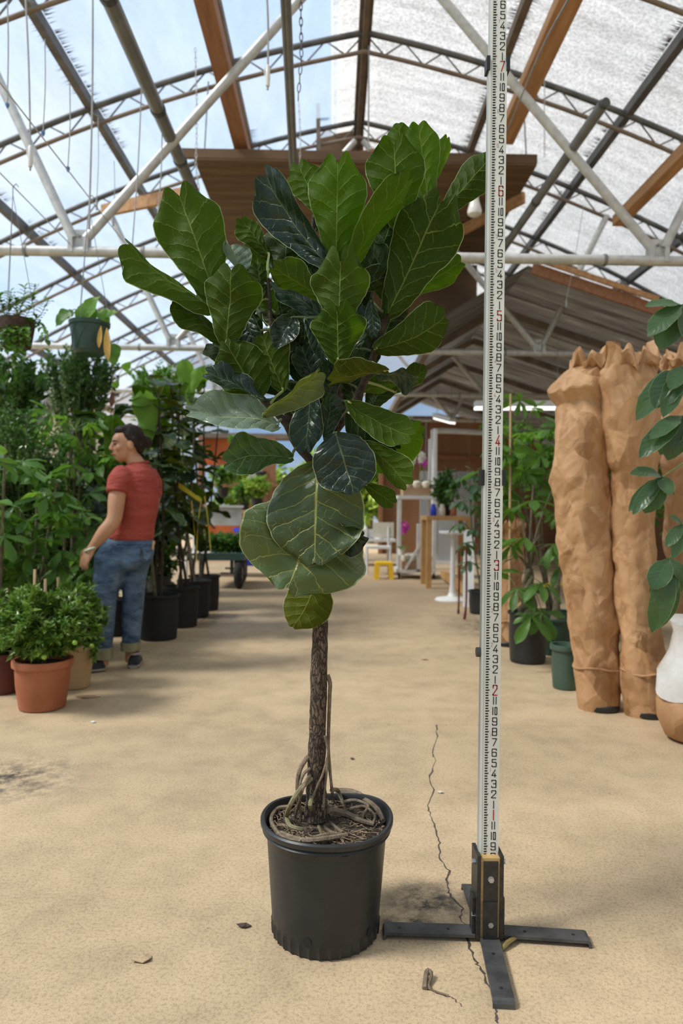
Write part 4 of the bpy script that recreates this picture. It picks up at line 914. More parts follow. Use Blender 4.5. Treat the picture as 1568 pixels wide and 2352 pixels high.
def wrap(name, label, tab, yc, seed, hd=.9, band=None, nr=170, cat='wrapped plant', ragged=True):
    """paper sleeve: rows of (pixel y, left x, right x) from the floor up, at depth yc"""
    rings = []; n = 110; ys_ = [r[0] for r in tab]; tot = ys_[0] - ys_[-1]
    for i in range(nr + 1):
        y = ys_[0] - tot * i / nr; k = next(k for k in range(len(tab) - 1) if tab[k][0] >= y >= tab[k + 1][0] - 1e-6)
        f = (tab[k][0] - y) / (tab[k][0] - tab[k + 1][0]); xl = lerp(tab[k][1], tab[k + 1][1], f); xr = lerp(tab[k][2], tab[k + 1][2], f)
        c = P((xl + xr) / 2, y, yc); r_ = S((xr - xl) / 2, yc); ring = []
        for q in range(n):
            a = 2 * pi * q / n; p = V((cos(a), sin(a) * hd, 0)); w_ = V((cos(a) * 1.6 + seed, sin(a) * 1.6, c.z * 3.2))
            lowamp = .35 + .65 * min(1, i / (nr * .2))
            uu = a / 6.2832 + .05 * noise.noise(w_ * .9); vh = c.z + .06 * noise.noise(w_ * .8 + V((5, 1, 2)))
            rid = facet(uu * 7, vh * 5.5, 7, seed) * .26 + facet(uu * 12, vh * 15, 12, seed + 9) * .15 + facet(uu * 26, vh * 40, 26, seed + 5) * .035 - .17 + .08 * noise.noise(V((cos(a) * 1.2 + seed, sin(a) * 1.2, c.z * 1.4)))
            ring.append(c + p * r_ * (.96 + rid * lowamp) + V((0, 0, .02 * noise.noise(w_ * 2 + V((9, 9, 9))))))
        rings.append(ring)
    base = P((tab[0][1] + tab[0][2]) / 2, tab[0][0], yc); base.z = 0
    t_ = thing(name, base, label, cat)
    if ragged:                                   # open crumpled mouth folded outward and back in
        top = rings[-1]; c = sum(top, V()) / n; r2 = []
        for amp, dz in ((1.16, .02), (1.24, .045), (1.05, .07), (.80, .03), (.62, -.06), (.45, -.16)):
            r2.append([c + (p - c) * amp * (1 + .34 * noise.noise(V((q * .11, seed, amp * 2)))+ .06 * facet(q * .3, amp * 9, 33, seed)) + V((0, 0, dz + .13 * noise.noise(V((q * .13 + seed, amp * 2, 2))))) for q, p in enumerate(top)])
        rings += r2
    b = MB(); b.rings(rings, cap=False); me_o = b.build('paper_sleeve', M_kraft, t_, smooth=False)
    zmin = rings[0][0].z
    r_ = S((tab[0][2] - tab[0][1]) / 2, yc) * .96
    part('pot_base', M_pot, t_, 'lathe', [(r_ * .95, 0), (r_, .01), (r_ * 1.0, max(.03, zmin + .03)), (r_ * .9, max(.04, zmin + .04))], 40, base)
    if band:
        for (y, xl, xr) in band:
            c = P((xl + xr) / 2, y, yc); r2 = S((xr - xl) / 2, yc) * 1.0
            part('tape_band', M_kraft, t_, 'tube', [c + V((cos(a) * r2, sin(a) * r2 * hd, .008 * sin(a * 3 + seed))) for a in [2 * pi * q / 40 for q in range(41)]], .006, 8, False)
    return t_
g = G(1375, 1641); y1 = g.y + .11
wrap('wrapped_plant', 'plant sleeved in crumpled brown paper with a sage green pot beside it', [(1636, 1330, 1422), (1600, 1324, 1424), (1545, 1321, 1425), (1520, 1318, 1424), (1490, 1316, 1420), (1400, 1300, 1416), (1300, 1286, 1406), (1200, 1276, 1402), (1100, 1268, 1400), (1000, 1279, 1397), (930, 1284, 1390), (900, 1258, 1396), (885, 1268, 1398), (858, 1296, 1404), (846, 1318, 1412)], y1, 1.3, band=[(1530, 1318, 1425)])
g = G(1480, 1656); y2 = g.y + .11
wrap('wrapped_plant', 'plant sleeved in brown paper, its wide mouth leaning on the other sleeve', [(1650, 1436, 1530), (1600, 1430, 1532), (1560, 1428, 1532), (1535, 1425, 1530), (1510, 1422, 1524), (1400, 1415, 1512), (1300, 1411, 1500), (1200, 1408, 1492), (1100, 1404, 1500), (1000, 1396, 1508), (930, 1382, 1512), (880, 1372, 1510), (858, 1378, 1504), (846, 1386, 1498)], y2, 4.7, band=[(1540, 1426, 1531)])
wrap('wrapped_plant', 'plant sleeved in brown paper half hidden behind schefflera leaves', [(1600, 1560, 1660), (1400, 1545, 1650), (1200, 1530, 1650), (1000, 1518, 1650), (900, 1512, 1640), (862, 1520, 1630), (850, 1530, 1620)], 4.05, 8.1)
g = G(1170, 1488); y3 = g.y + .1
wrap('wrapped_plant', 'low paper-sleeved plant standing behind the black ribbed pot', [(1486, 1138, 1192), (1430, 1136, 1194), (1415, 1134, 1192), (1390, 1140, 1196), (1300, 1134, 1200), (1250, 1136, 1198), (1222, 1140, 1192)], y3, 6.2, band=[(1424, 1134, 1194)], nr=60)
b = MB(); q = [P(1172, 1405, y3 - .12), P(1212, 1362, y3 - .2), P(1205, 1382, y3 - .2), P(1180, 1412, y3 - .12)]; b.prism(q, (0, .004, 0)); tag(b.build('paper_flap', M_kraft, None, False), 'torn brown paper flap sticking out above the black ribbed pot', 'paper')
# white plastic-wrapped pot at the frame edge
g = G(1590, 1700); t_ = thing('bagged_root_ball', (g.x, g.y, 0), 'tan root ball in clear and white plastic beside the paper sleeves', 'wrapped plant')
M_clear = mat('cloudy_plastic', (.62, .60, .56), (.75, .74, .72), rough=.25, scale=8, bump=.3)
part('root_ball', M_kraft, t_, 'lathe', [(.08, 0), (.12, .02), (.155, .10), (.16, .18), (.13, .24)], 30, g)
part('plastic_bag', M_clear, t_, 'lathe', [(.128, .2), (.163, .215), (.15, .30), (.10, .40), (.09, .5), (.11, .56)], 30, g, lambda r, z, a: (r * (1 + .06 * sin(a * 5 + z * 20)), z + .02 * sin(a * 3)))
# ================================================================== right side: money tree and neighbours
PS = palm_set(6, .17, .062, .16, M_pach); PL = palm_set(6, .15, .055, .14, M_pachl, 3, 40); PB_ = palm_set(6, .21, .075, .20, M_pach, 4, 60)
def braid(t_, base, h, r, m):
    for k in range(3):
        pts = []
        for i in range(25):
            f = i / 24; a = f * 2.2 * pi + k * 2.09; rr = lerp(r * 1.1, r * .45, f); pts.append(V(base) + V((rr * cos(a), rr * sin(a), h * f)))
        part('trunk', m, t_, 'tube', pts, [lerp(r * .95, r * .45, i / 24) * (1 + .25 * exp(-((i - 1) / 3) ** 2)) for i in range(25)], 10)
g = G(1222, 1528); g.y += .0; t_ = thing('money_tree', (g.x, g.y + .1, 0), 'braided-trunk money tree in a black ribbed nursery pot', 'potted plant'); c = V((g.x, g.y + .12, 0)); r_ = S(46, c.y)
simple_pot(t_, c, r_, r_ * .86, S(116, c.y), M_pot, ribs=30)
b0 = c + V((0, 0, S(116, c.y) - .04)); braid(t_, b0, .34, .036, M_stem)
stems = []
for x, y, dd in ((1190, 1150, 0), (1225, 1100, .1), (1265, 1130, -.05), (1240, 1230, -.1), (1200, 1250, -.12), (1160, 1290, -.1), (1275, 1250, 0)):
    q = spline([b0 + V((0, 0, .32)), (b0 + V((0, 0, .45))).lerp(P(x, y, c.y + dd), .4), P(x, y, c.y + dd)], 8); stems.append(q[2:]); part('stem', M_stem, t_, 'tube', q, [.012, .011, .010, .009, .008, .007, .006, .005, .004], 6)
spots = [P(x, y, c.y + d) for x, y, d in ((1200, 1095, -.1), (1245, 1060, -.1), (1290, 1110, 0), (1180, 1170, -.15), (1230, 1150, -.25), (1275, 1180, -.2), (1205, 1235, -.3), (1255, 1250, -.3), (1290, 1260, -.1), (1170, 1260, -.2), (1180, 1340, -.25), (1230, 1330, -.3), (1240, 1390, -.25), (1210, 1400, -.3), (1150, 1300, -.1), (1270, 1300, -.1), (1160, 1150, .1), (1215, 1050, .1))]
palmate(t_, spots, stems, PB_, 3, (.75, 1.0))
def palmtree(name, label, gp, topc, rad, n, sets, seed, potr=.15, poth=.26, potm=None, stemn=3, rs=(.8, 1.1), stake=None, pots=True, lo=.4):
    g = V(gp); t_ = thing(name, g, label, 'potted plant')
    if pots: simple_pot(t_, g, potr, potr * .82, poth, potm or M_pot)
    sts = []; rnd = random.Random(seed); c = V(topc)
    for k in range(stemn):
        e = c + V((rnd.uniform(-.5, .5) * rad[0], rnd.uniform(-.5, .5) * rad[1], rnd.uniform(.2, .8) * rad[2]))
        q = spline([g + V((rnd.uniform(-.04, .04), rnd.uniform(-.04, .04), poth - .04)), g.lerp(e, .5) + V((rnd.uniform(-.05, .05), rnd.uniform(-.05, .05), 0)), e], 12)
        part('stem', M_stem, t_, 'tube', q, [lerp(.018, .006, i / 12) for i in range(13)], 7); sts.append(q[4:])
    palmate(t_, cloud(c, rad, n, seed, lo), sts, sets, seed, rs)
    if stake: part('stake', M_bamboo, t_, 'rod', stake[0], stake[1], .008, 6)
    return t_
g = G(1255, 1470); palmtree('money_tree', 'tall leafy money tree with a bamboo stake under the tube light', (g.x, 5.75, 0), P(1215, 1040, 5.75), (.34, .32, .42), 48, PB_ + PL, 12, potm=M_gpot, stake=[V((P(1172, 1200, 5.5).x, 5.5, .2)), P(1172, 905, 5.5)])
g = G(1320, 1455); palmtree('money_tree', 'leafy money tree glimpsed between the two paper sleeves', (g.x, 5.9, 0), P(1345, 1080, 5.9), (.42, .32, .52), 40, PB_ + PL, 31, potm=M_gpot)
palmtree('money_tree', 'dark leafy money tree growing behind both paper sleeves', (2.75, 6.4, 0), P(1480, 1120, 6.4), (.6, .3, .6), 40, PB_, 33, potm=M_pot)
M_anth = leaf_mat('broad_floor_plant_leaf', (.05, .11, .06), (.09, .16, .06), (.2, .28, .14), (.2, .28, .1), .2, (.12, .3, .05), rough=.3)
g = G(1085, 1395); t_ = thing('umbrella_plant', (g.x, 7.4, 0), 'dense grey-green umbrella plant beside the white pedestal base', 'potted plant'); simple_pot(t_, (g.x, 7.4, 0), .14, .12, .24, M_pot)
st = [spline([V((g.x, 7.4, .2)), V((g.x - .02 + dx, 7.4, .8)), P(1085 + dx * 120, 1080, 7.4)], 8) for dx in (-.08, 0, .1)]
for q in st: part('stem', M_stem, t_, 'tube', q, .010, 6)
AN = palm_set(7, .20, .07, .16, M_anth, 4, 80, .5)
palmate(t_, [P(x, y, 7.3 + d) for x, y, d in ((1060, 1100, 0), (1090, 1085, .1), (1110, 1120, 0), (1065, 1150, -.1), (1100, 1165, -.1), (1060, 1200, -.1), (1092, 1215, -.2), (1070, 1250, -.2), (1105, 1250, -.1), (1085, 1130, -.2), (1080, 1285, -.1), (1110, 1190, 0), (1050, 1130, 0), (1120, 1070, .1), (1095, 1110, -.2))], st, AN, 5, (.8, 1.0))
# red-legged cane stand with trailing sprig
t_ = thing('cane_stand', G(1062, 1400), 'slender dark red cane legs standing in front of the white pedestal', 'plant stand'); M_cane = mat('dark_red_cane', (.10, .012, .012), (.16, .03, .022), rough=.3, scale=12)
yy = G(1062, 1425).y
for x0, x1, yb in ((1053, 1052, 1412), (1070, 1066, 1425)):
    y_ = G(x1, yb).y; q = spline([P(x0, 1255, y_), P(x0 + 1, 1330, y_), P(x0, 1390, y_), V((G(x1, yb).x, y_, .01))], 12); part('leg', M_cane, t_, 'tube', q, [.010 + .004 * (i > 9) for i in range(13)], 8)
part('crossbar', M_cane, t_, 'rod', P(1053, 1262, yy), P(1072, 1262, yy), .008, 8)
# pots
g = G(1306, 1592); t_ = thing('empty_pot', (g.x, g.y + .12, 0), 'sage green plastic pot with a rolled rim tucked against the paper sleeve', 'pot'); simple_pot(t_, (g.x + .02, g.y + .12, 0), S(36, g.y + .1), S(29, g.y + .1), S(104, g.y), M_gpot2, lip=.03)
g = G(1290, 1510); t_ = thing('money_tree', (g.x, g.y + .15, 0), 'thick-based money tree in a dark green pot behind the sage pot', 'potted plant'); c = V((g.x, g.y + .15, 0)); simple_pot(t_, c, .15, .125, .27, M_gpot)
q = spline([c + V((0, 0, .22)), c + V((.01, 0, .5)), c + V((.05, 0, .9))], 10); part('trunk', M_stem, t_, 'tube', q, [.055, .045, .034, .027, .022, .018, .016, .014, .012, .01, .008], 10)
palmate(t_, cloud(c + V((.05, 0, 1.0)), (.28, .25, .3), 12, 77), [q[5:]], PS, 77)
t_ = thing('caution_tape', P(1255, 1345, 5.4), 'yellow caution tape strung low between the money tree trunks', 'tape'); M_tape = mat('yellow_tape', (.66, .55, .04), (.72, .6, .06), rough=.4, scale=6)
part('ribbon', M_tape, t_, 'tube', spline([P(1200, 1352, 5.35), P(1240, 1346, 5.35), P(1290, 1342, 5.35), P(1420, 1350, 5.4)], 14), .014, 6, sx=.12)
# ================================================================== schefflera at the frame edge: every leaflet its own piece
SY = 3.05; t_ = thing('schefflera_tree', (P(1770, 1500, SY).x, SY, 0), 'glossy schefflera with long drooping leaflets in front of the paper sleeves', 'potted plant')
c = V((P(1770, 1500, SY).x, SY + .25, 0)); simple_pot(t_, c, .17, .14, .30, M_pot)
q = spline([c + V((0, 0, .25)), c + V((.02, 0, .9)), c + V((-.02, 0, 1.5)), c + V((0, 0, 2.05))], 14); part('trunk', M_stem, t_, 'tube', q, [lerp(.022, .010, i / 14) for i in range(15)], 8)
SL = [leaf_local(1, .36, bend=.18 + .1 * i, fold=.12, cup=.1, wav=.03, nu=12, nv=3, seed=i, prof=[(0, .05), (.1, .3), (.3, .85), (.5, 1), (.72, .92), (.88, .6), (.96, .24), (1, .02)]).mesh('leaflet', M_schef) for i in range(3)]
HUB = [((1566, 700), [(1484, 688, 28), (1490, 748, 40), (1512, 796, 52), (1545, 770, 40), (1600, 790, 40)]),
       ((1564, 842), [(1450, 938, 44), (1502, 930, 54), (1530, 945, 36), (1610, 930, 40), (1545, 880, 30)]),
       ((1566, 956), [(1468, 1036, 40), (1514, 1040, 40), (1542, 1046, 46), (1500, 985, 30), (1600, 1040, 40)]),
       ((1520, 1096), [(1440, 1162, 20), (1452, 1174, 26), (1480, 1176, 52), (1566, 1128, 46), (1540, 1130, 36), (1470, 1060, 30)]),
       ((1566, 1205), [(1534, 1245, 22), (1555, 1270, 24), (1545, 1180, 22), (1600, 1240, 30)]),
       ((1536, 1282), [(1497, 1350, 40), (1516, 1398, 48), (1556, 1395, 52), (1510, 1462, 34), (1545, 1460, 40), (1580, 1330, 40), (1520, 1330, 34)])]
rnd = random.Random(4)
for (hx, hy), ls in HUB:
    h = P(hx, hy, SY - .25); st = min(q, key=lambda p: (p - h).length - .2 * (p.z - h.z)); pb = MB(); pb.tube(spline([st, (st + h) / 2 + V((0, 0, .05)), h], 8), [.006, .005, .005, .004, .004, .004, .004, .003, .003], 6)
    lf = pb.build('leaf', M_pet, t_)
    for x, y, wd in ls:
        e = P(x, y, SY - .25 - rnd.uniform(.0, .10)); d = e - h; me = rnd.choice(SL); wf = S(wd, SY) / (d.length * .36)
        M = orient(h, d, V((0, -.75, .8)), d.length); M = M @ Matrix.Diagonal((1, max(.85, min(1.7, wf * 1.2)), 1, 1)); inst('leaflet', me, lf, M)
# ================================================================== left side
PotRow = []
def potted_bush(name, label, gp, r1, r0, h, pm, c, rad, ntw, per, L_, w_, m, seed, cat='potted plant', lip=.03, stakes=(), fruit=0):
    g = V(gp); t_ = thing(name, g, label, cat); simple_pot(t_, g, r1, r0, h, pm, lip=lip, lipt=.014)
    base = g + V((0, 0, h - .04)); part('stem', M_stem, t_, 'tube', spline([base, base.lerp(V(c), .4) + V((.01, 0, 0)), V(c)], 6), [.014, .012, .011, .009, .007, .006, .004], 7)
    bush(t_, c, rad, ntw, per, L_, w_, m, seed, base + V((0, 0, .06)))
    for a, b_ in stakes: part('stake', M_bamboo, t_, 'rod', a, b_, .0075, 6)
    rnd = random.Random(seed)
    for k in range(fruit):
        d = V((rnd.uniform(-1, 1), -rnd.uniform(.4, 1), rnd.uniform(-.9, .6))).normalized(); part('fruit', M_lime, t_, 'ell', V(c) + V((d.x * rad[0], d.y * rad[1], d.z * rad[2])) * .98, .013, 10, 8)
    return t_
M_lime = mat('green_citrus_fruit', (.22, .42, .04), (.30, .5, .06), rough=.35, scale=10)
g = G(97, 1640); y_ = g.y + .12; c = V((P(97, 1640, y_).x, y_, 0))
potted_bush('citrus_shrub', 'small-leaved citrus shrub with green fruit in an orange terracotta pot', c, S(66, y_), S(50, y_), S(112, y_), M_terra, P(105, 1432, y_), (.28, .26, .22), 170, 34, .050, .019, M_citrus, 1, lip=.035, stakes=[(P(78, 1410, y_), P(80, 1308, y_)), (P(104, 1400, y_), P(104, 1330, y_))], fruit=5)
g = G(172, 1588); y_ = g.y + .1; c = V((P(170, 1588, y_).x, y_, 0))
potted_bush('citrus_shrub', 'small-leaved citrus shrub in a beige pot under the outstretched hand', c, S(44, y_), S(34, y_), S(100, y_), M_beige, P(185, 1420, y_), (.19, .2, .27), 120, 30, .050, .019, M_citrus, 2, stakes=[(P(134, 1400, y_), P(133, 1326, y_))], fruit=2)
g = G(10, 1600); y_ = g.y + .1; c = V((P(2, 1600, y_).x, y_, 0))
potted_bush('citrus_shrub', 'small-leaved citrus shrub in a dark red pot at the row end', c, S(48, y_), S(38, y_), S(92, y_), M_terrad, P(-5, 1440, y_), (.24, .22, .25), 110, 30, .050, .019, M_citrus, 6)
# palmate shrubs behind
def bigpalm(label, gx, gy, topc, rad, n, sets, seed, **k): return palmtree('money_tree', label, (gx, gy, 0), topc, rad, n, sets, seed, **k)
c = P(75, 1200, 4.75); bigpalm('bushy money tree with yellow-green shoot tips behind the citrus shrubs', c.x, 4.8, c, (.34, .3, .34), 34, PB_ + PL[:1], 51, rs=(.75, 1.0))
c = P(-10, 1120, 4.3); bigpalm('money tree with long narrow leaflets beside the dark weeping fig', c.x, 4.3, c, (.22, .25, .40), 16, PB_ + PL[:1], 52)
c = P(150, 1030, 5.7); bigpalm('bright green money tree rising behind the person in red', c.x, 5.75, c, (.42, .3, .34), 40, PB_ + PL + PL, 53, rs=(.8, 1.1))
c = P(175, 1230, 5.3); bigpalm('shaded money tree growing at knee height beside the person', c.x, 5.3, c, (.30, .25, .40), 26, PB_, 54)
c = P(120, 1310, 5.0); bigpalm('knee-high money tree filling the gap above the citrus shrubs', c.x, 5.05, c, (.40, .2, .20), 30, PB_ + PL[:1], 55, rs=(.7, .95), poth=.2)
c = P(20, 1260, 4.6); bigpalm('low money tree with dark leaflets beside the red citrus pot', c.x, 4.6, c, (.30, .2, .25), 24, PB_, 56, rs=(.7, .95), poth=.2)
# dense weeping figs
def figtree(label, gx, gy, c, rad, ntw, per, m, seed, L_=.06, w_=.026, poth=.26): return potted_bush('weeping_fig', label, (gx, gy, 0), .16, .13, poth, M_pot, c, rad, ntw, per, L_, w_, m, seed)
c = P(40, 1060, 5.2); figtree('dense dark weeping fig with tiny glossy leaves at the row end', c.x, 5.2, c, (.36, .34, .50), 240, 30, M_ficus, 61, .045, .02)
c = P(30, 870, 6.2); figtree('broad-leaved rubber shrub with upright leaf sprays by the neighbouring house', c.x, 6.2, c, (.32, .3, .26), 90, 16, M_ficus, 62, .10, .05)
c = P(185, 850, 7.4); figtree('airy weeping fig with see-through crown below the hanging green basket', c.x, 7.4, c, (.42, .35, .36), 190, 24, M_ficus, 63, .065, .032)
c = P(370, 880, 8.5); figtree('bright leafy ficus crown behind the row of fiddle leaf figs', c.x, 8.5, c, (.42, .35, .24), 110, 20, M_ficusl, 64, .09, .045)
for k, (px, py, y_, rx_, rz_, lab) in enumerate(((-60, 1200, 6.4, .6, .95, 'deep green shrub added to darken the gap behind the dark weeping fig'), (120, 1225, 6.9, .6, .9, 'deep green shrub added to darken the gap behind the bushy money trees'), (240, 1210, 7.6, .5, .95, 'deep green shrub added to darken the gap behind the fiddle leaf fig row'), (345, 1190, 8.6, .55, 1.0, 'deep green shrub added to darken the gap between fiddle leaf figs and garden cart'))):
    c = P(px, py, y_); figtree(lab, c.x, y_, c, (rx_, .4, rz_), 300, 22, M_ficus, 70 + k, .10, .05)  # dark shrubs added to block the bright background between the plants
# row of potted fiddle leaf figs
FL = [leaf_local(.24, .15, bend=.1 + .12 * i, cup=.2, wav=.06, prof=PROF, nu=10, nv=3, seed=i, lob=.08).mesh('leaf', m) for i, m in enumerate((M_fig, M_fig, M_figd, M_figo))]
FLy = [leaf_local(.24, .14, bend=.05, cup=.2, wav=.06, prof=PROF, nu=10, nv=3, seed=i + 9, lob=.10).mesh('leaf', m) for i, m in enumerate((M_figy, M_pachl))]
M_stake2 = mat('grey_stake', (.30, .24, .15), (.40, .33, .22), rough=.7, scale=9)
def ffig(label, gp, potr, poth, ctop, rad, n, seed, young=()):
    g = V(gp); t_ = thing('potted_fiddle_leaf_fig', g, label, 'potted plant'); simple_pot(t_, g, potr, potr * .88, poth, M_potd, lip=.02)
    rnd = random.Random(seed); c = V(ctop); sts = []
    for k in range(3):
        e = c + V((rnd.uniform(-.6, .6) * rad[0], rnd.uniform(-.5, .3) * rad[1], rad[2] * rnd.uniform(.5, .95)))
        q = spline([g + V((rnd.uniform(-.05, .05), rnd.uniform(-.05, .05), poth - .04)), g.lerp(e, .5) + V((rnd.uniform(-.04, .04), 0, 0)), e], 20); part('stem', M_twig if k else M_stem, t_, 'tube', q, [lerp(.014, .006, i / 20) for i in range(21)], 6); sts += q[8:]
    for k in range(n):
        p = rnd.choice(sts); a = rnd.uniform(0, 6.28); f = (p.z - c.z) / rad[2]; d = V((cos(a), sin(a) * .9 - .25, rnd.uniform(-.2, .5) + .5 * f)).normalized()
        if p.z < c.z - rad[2]: continue
        inst('leaf', rnd.choice(FL), t_, orient(p, d, (0, 0, 1), rnd.uniform(.75, 1.15), rnd.uniform(-.3, .3)))
    for x, y, yy, tx, ty in young:
        p = P(x, y, yy); e = P(tx, ty, yy - .05); inst('leaf', rnd.choice(FLy), t_, orient(p, e - p, V((0, 1, .2)), (e - p).length / .24, rnd.uniform(-.3, .3)))
    return t_
gp = lambda x, y: V((G(x, y).x, G(x, y).y + .16, 0))
g = gp(352, 1475); ffig('fiddle leaf fig in a square-shouldered black pot right behind the person', g, .165, .36, P(345, 1040, g.y), (.30, .26, .66), 58, 1, [(345, 1010, g.y - .1, 330, 905), (250, 1060, g.y - .1, 262, 960)])
g = gp(405, 1445); ffig('fiddle leaf fig second in the row from the person', g, .165, .36, P(400, 1030, g.y), (.30, .28, .70), 60, 2, [(420, 900, g.y, 425, 830), (440, 900, g.y - .1, 455, 850)])
g = gp(437, 1422); ffig('fiddle leaf fig third in the row, with pale upright top leaves', g, .165, .36, P(440, 1010, g.y), (.30, .28, .74), 60, 3, [(435, 930, g.y - .2, 425, 845), (455, 900, g.y - .1, 470, 845), (420, 920, g.y - .2, 402, 865)])
g = gp(462, 1405); ffig('fiddle leaf fig nearest the garden cart', g, .165, .36, P(470, 1060, g.y), (.28, .28, .6), 48, 4)
g = gp(300, 1500); ffig('low fiddle leaf fig between the person and the money trees', (P(255, 1400, 5.9).x, 5.9, 0), .15, .30, P(250, 1060, 5.9), (.26, .25, .45), 36, 5, [(262, 1030, 5.7, 240, 960)])
# yellow caution ribbon tied along the row
t_ = thing('caution_tape', P(450, 1200, 6.6), 'yellow caution tape hanging in loops from the fiddle leaf fig row', 'tape')
for pts in ([(405, 1110), (440, 1135), (462, 1150)], [(462, 1150), (455, 1200), (450, 1290)], [(470, 1140), (478, 1200), (484, 1270)], [(440, 1150), (448, 1230)]):
    part('ribbon', M_tape, t_, 'tube', spline([P(x, y, 6.35) for x, y in pts], 8), [.02, .022, .024, .022, .02, .018, .024, .02, .018], 6, sx=.15)
# ================================================================== hanging baskets
def rail(px, y, y0, y1, label, z=3.11):
    x = P(px, 700, y).x; return tag(part('hanging_rail', M_steel, None, 'rod', (x, y0, z), (x, y1, z), .004, 6), label, 'rail')
rail(203, 4.75, 2.3, 5.7, 'thin steel rail over the ties carrying the dark green basket'); rail(28, 4.6, 2.3, 5.7, 'thin steel rail over the ties carrying the brown fibre basket')
HB = 4.75
def hangwires(t_, c, r_, top):
    for k in range(3):
        a = k * 2.09 + .4; part('wire', M_steeld, t_, 'rod', c + V((r_ * cos(a), r_ * sin(a), 0)), top, .0022, 5)
    part('hook', M_steeld, t_, 'tube', [top, top + V((.0, 0, .05)), top + V((.02, 0, .07)), top + V((.035, 0, .05))], .003, 5)
c = P(205, 815, HB); t_ = thing('hanging_basket', c, 'hanging dark green basket pot with a few large pothos leaves', 'hanging plant')
r_ = S(45, HB); h_ = S(74, HB)
b = MB(); b.lathe([(r_ * .70, 0), (r_ * .74, .008), (r_ * .78, .02), (r_ * .80, .022), (r_ * .94, h_ - .03), (r_, h_ - .026), (r_ * 1.02, h_), (r_ * .95, h_), (r_ * .9, h_ - .03)], 40, c, closed=True); pt = b.build('pot', M_gpot, t_)
for k in range(9):
    pts = []
    for i in range(10):
        f = i / 9; a = k * .698 + f * .75; rr = lerp(r_ * .815, r_ * .93, f) + .001; pts.append(c + V((rr * cos(a), rr * sin(a), lerp(.035, h_ - .035, f))))
    part('moulded_rib', M_gpot, pt, 'tube', pts, .0022, 5)
part('soil', M_soil, t_, 'rod', c + V((0, 0, h_ - .03)), c + V((0, 0, h_ - .015)), r_ * .9, 24)
top = c + V((0, 0, h_ + .0)); hangwires(t_, top, r_ * .98, V((P(203, 560, HB).x, HB, 3.06)))
PO = [leaf_local(.12, .09, bend=.25, cup=.1, fold=.1, nu=9, nv=3, seed=i, prof=[(0, .3), (.06, .8), (.25, 1), (.5, .86), (.75, .52), (.92, .18), (1, .01)]).mesh('leaf', m) for i, m in enumerate((M_pachl, M_pach))]
for x, y, tx, ty, w_, k in ((190, 735, 205, 700, 1.3, 0), (195, 720, 215, 695, .6, 0), (160, 715, 120, 745, .9, 1), (170, 718, 110, 735, .6, 1), (240, 728, 262, 712, .7, 0), (205, 705, 190, 748, 1.3, 0), (225, 715, 250, 735, .8, 0)):
    p = P(x, y, HB - .05); e = P(tx, ty, HB - .1); d = e - p; sc = S(55, HB) / .12 * w_; inst('leaf', PO[k], t_, orient(p, d, V((0, -.8, .5)), sc)); part('petiole', M_pet, t_, 'tube', spline([top, top.lerp(p, .6) + V((0, 0, .04)), p], 6), .003, 5)
M_dead = mat('dry_yellow_leaf', (.50, .30, .06), (.62, .42, .12), rough=.7, scale=25)
for x, y, tx, ty in ((232, 748, 226, 800), (245, 752, 247, 830)):
    p = P(x, y, HB - r_ - .01); e = P(tx, ty, HB - r_ - .01); inst('dry_leaf', leaf_local(1, .22, bend=.05, prof=None, seed=2).mesh('dry_leaf', M_dead), t_, orient(p, e - p, V((0, -1, .1)), (e - p).length))
c = P(38, 800, 4.6); t_ = thing('hanging_basket', c, 'hanging brown fibre basket overflowing with small round-leaved vine', 'hanging plant'); r_ = S(40, 4.6); h_ = S(66, 4.6)
M_coco = mat('brown_coco_fibre', (.045, .03, .02), (.09, .06, .035), rough=.95, scale=40, bump=.8)
part('pot', M_coco, t_, 'lathe', [(r_ * .7, 0), (r_ * .78, .01), (r_ * .95, h_ * .7), (r_, h_), (r_ * .9, h_), (r_ * .85, h_ - .03)], 32, c, closed=True); top = c + V((0, 0, h_)); hangwires(t_, top, r_, V((P(28, 570, 4.6).x, 4.6, 3.06)))
part('soil', M_soil, t_, 'rod', top - V((0, 0, .03)), top - V((0, 0, .012)), r_ * .9, 20)
RL = [leaf_local(.045, .03, bend=.3, cup=.2, nu=5, nv=2, seed=i).mesh('leaf', m) for i, m in enumerate((M_pachl, M_pach, M_schef))]
rnd = random.Random(8)
VN = [[(20, 735), (18, 760), (15, 800)], [(30, 735), (28, 762), (30, 800)], [(40, 738), (44, 765), (46, 808)], [(8, 740), (0, 770), (-5, 810)], [(55, 742), (60, 760), (62, 790)], [(25, 735), (20, 705), (25, 670)], [(40, 735), (50, 700), (58, 660)], [(55, 735), (72, 700), (80, 655)], [(15, 735), (5, 705), (0, 680)], [(62, 740), (95, 745), (105, 780)], [(70, 740), (92, 725), (110, 690)], [(35, 740), (38, 720), (36, 690)], [(10, 740), (-10, 745), (-20, 790)]]
for pts in VN:
    q = spline([P(x, y, 4.6 - (r_ * 1.03 if y > 750 else r_ * .3)) for x, y in pts], 12); part('vine', M_pet, t_, 'tube', q, .002, 4)
    for i in range(1, 13):
        for s_ in (-1, 1):
            tg = (q[i] - q[i - 1]).normalized(); d = V((s_ * rnd.uniform(.4, 1), -rnd.uniform(.2, .8), rnd.uniform(-.4, .5))) + tg * .5; inst('leaf', rnd.choice(RL[:2] if rnd.random() < .8 else RL), t_, orient(q[i], d, (0, -.3, 1), rnd.uniform(.8, 1.25)))
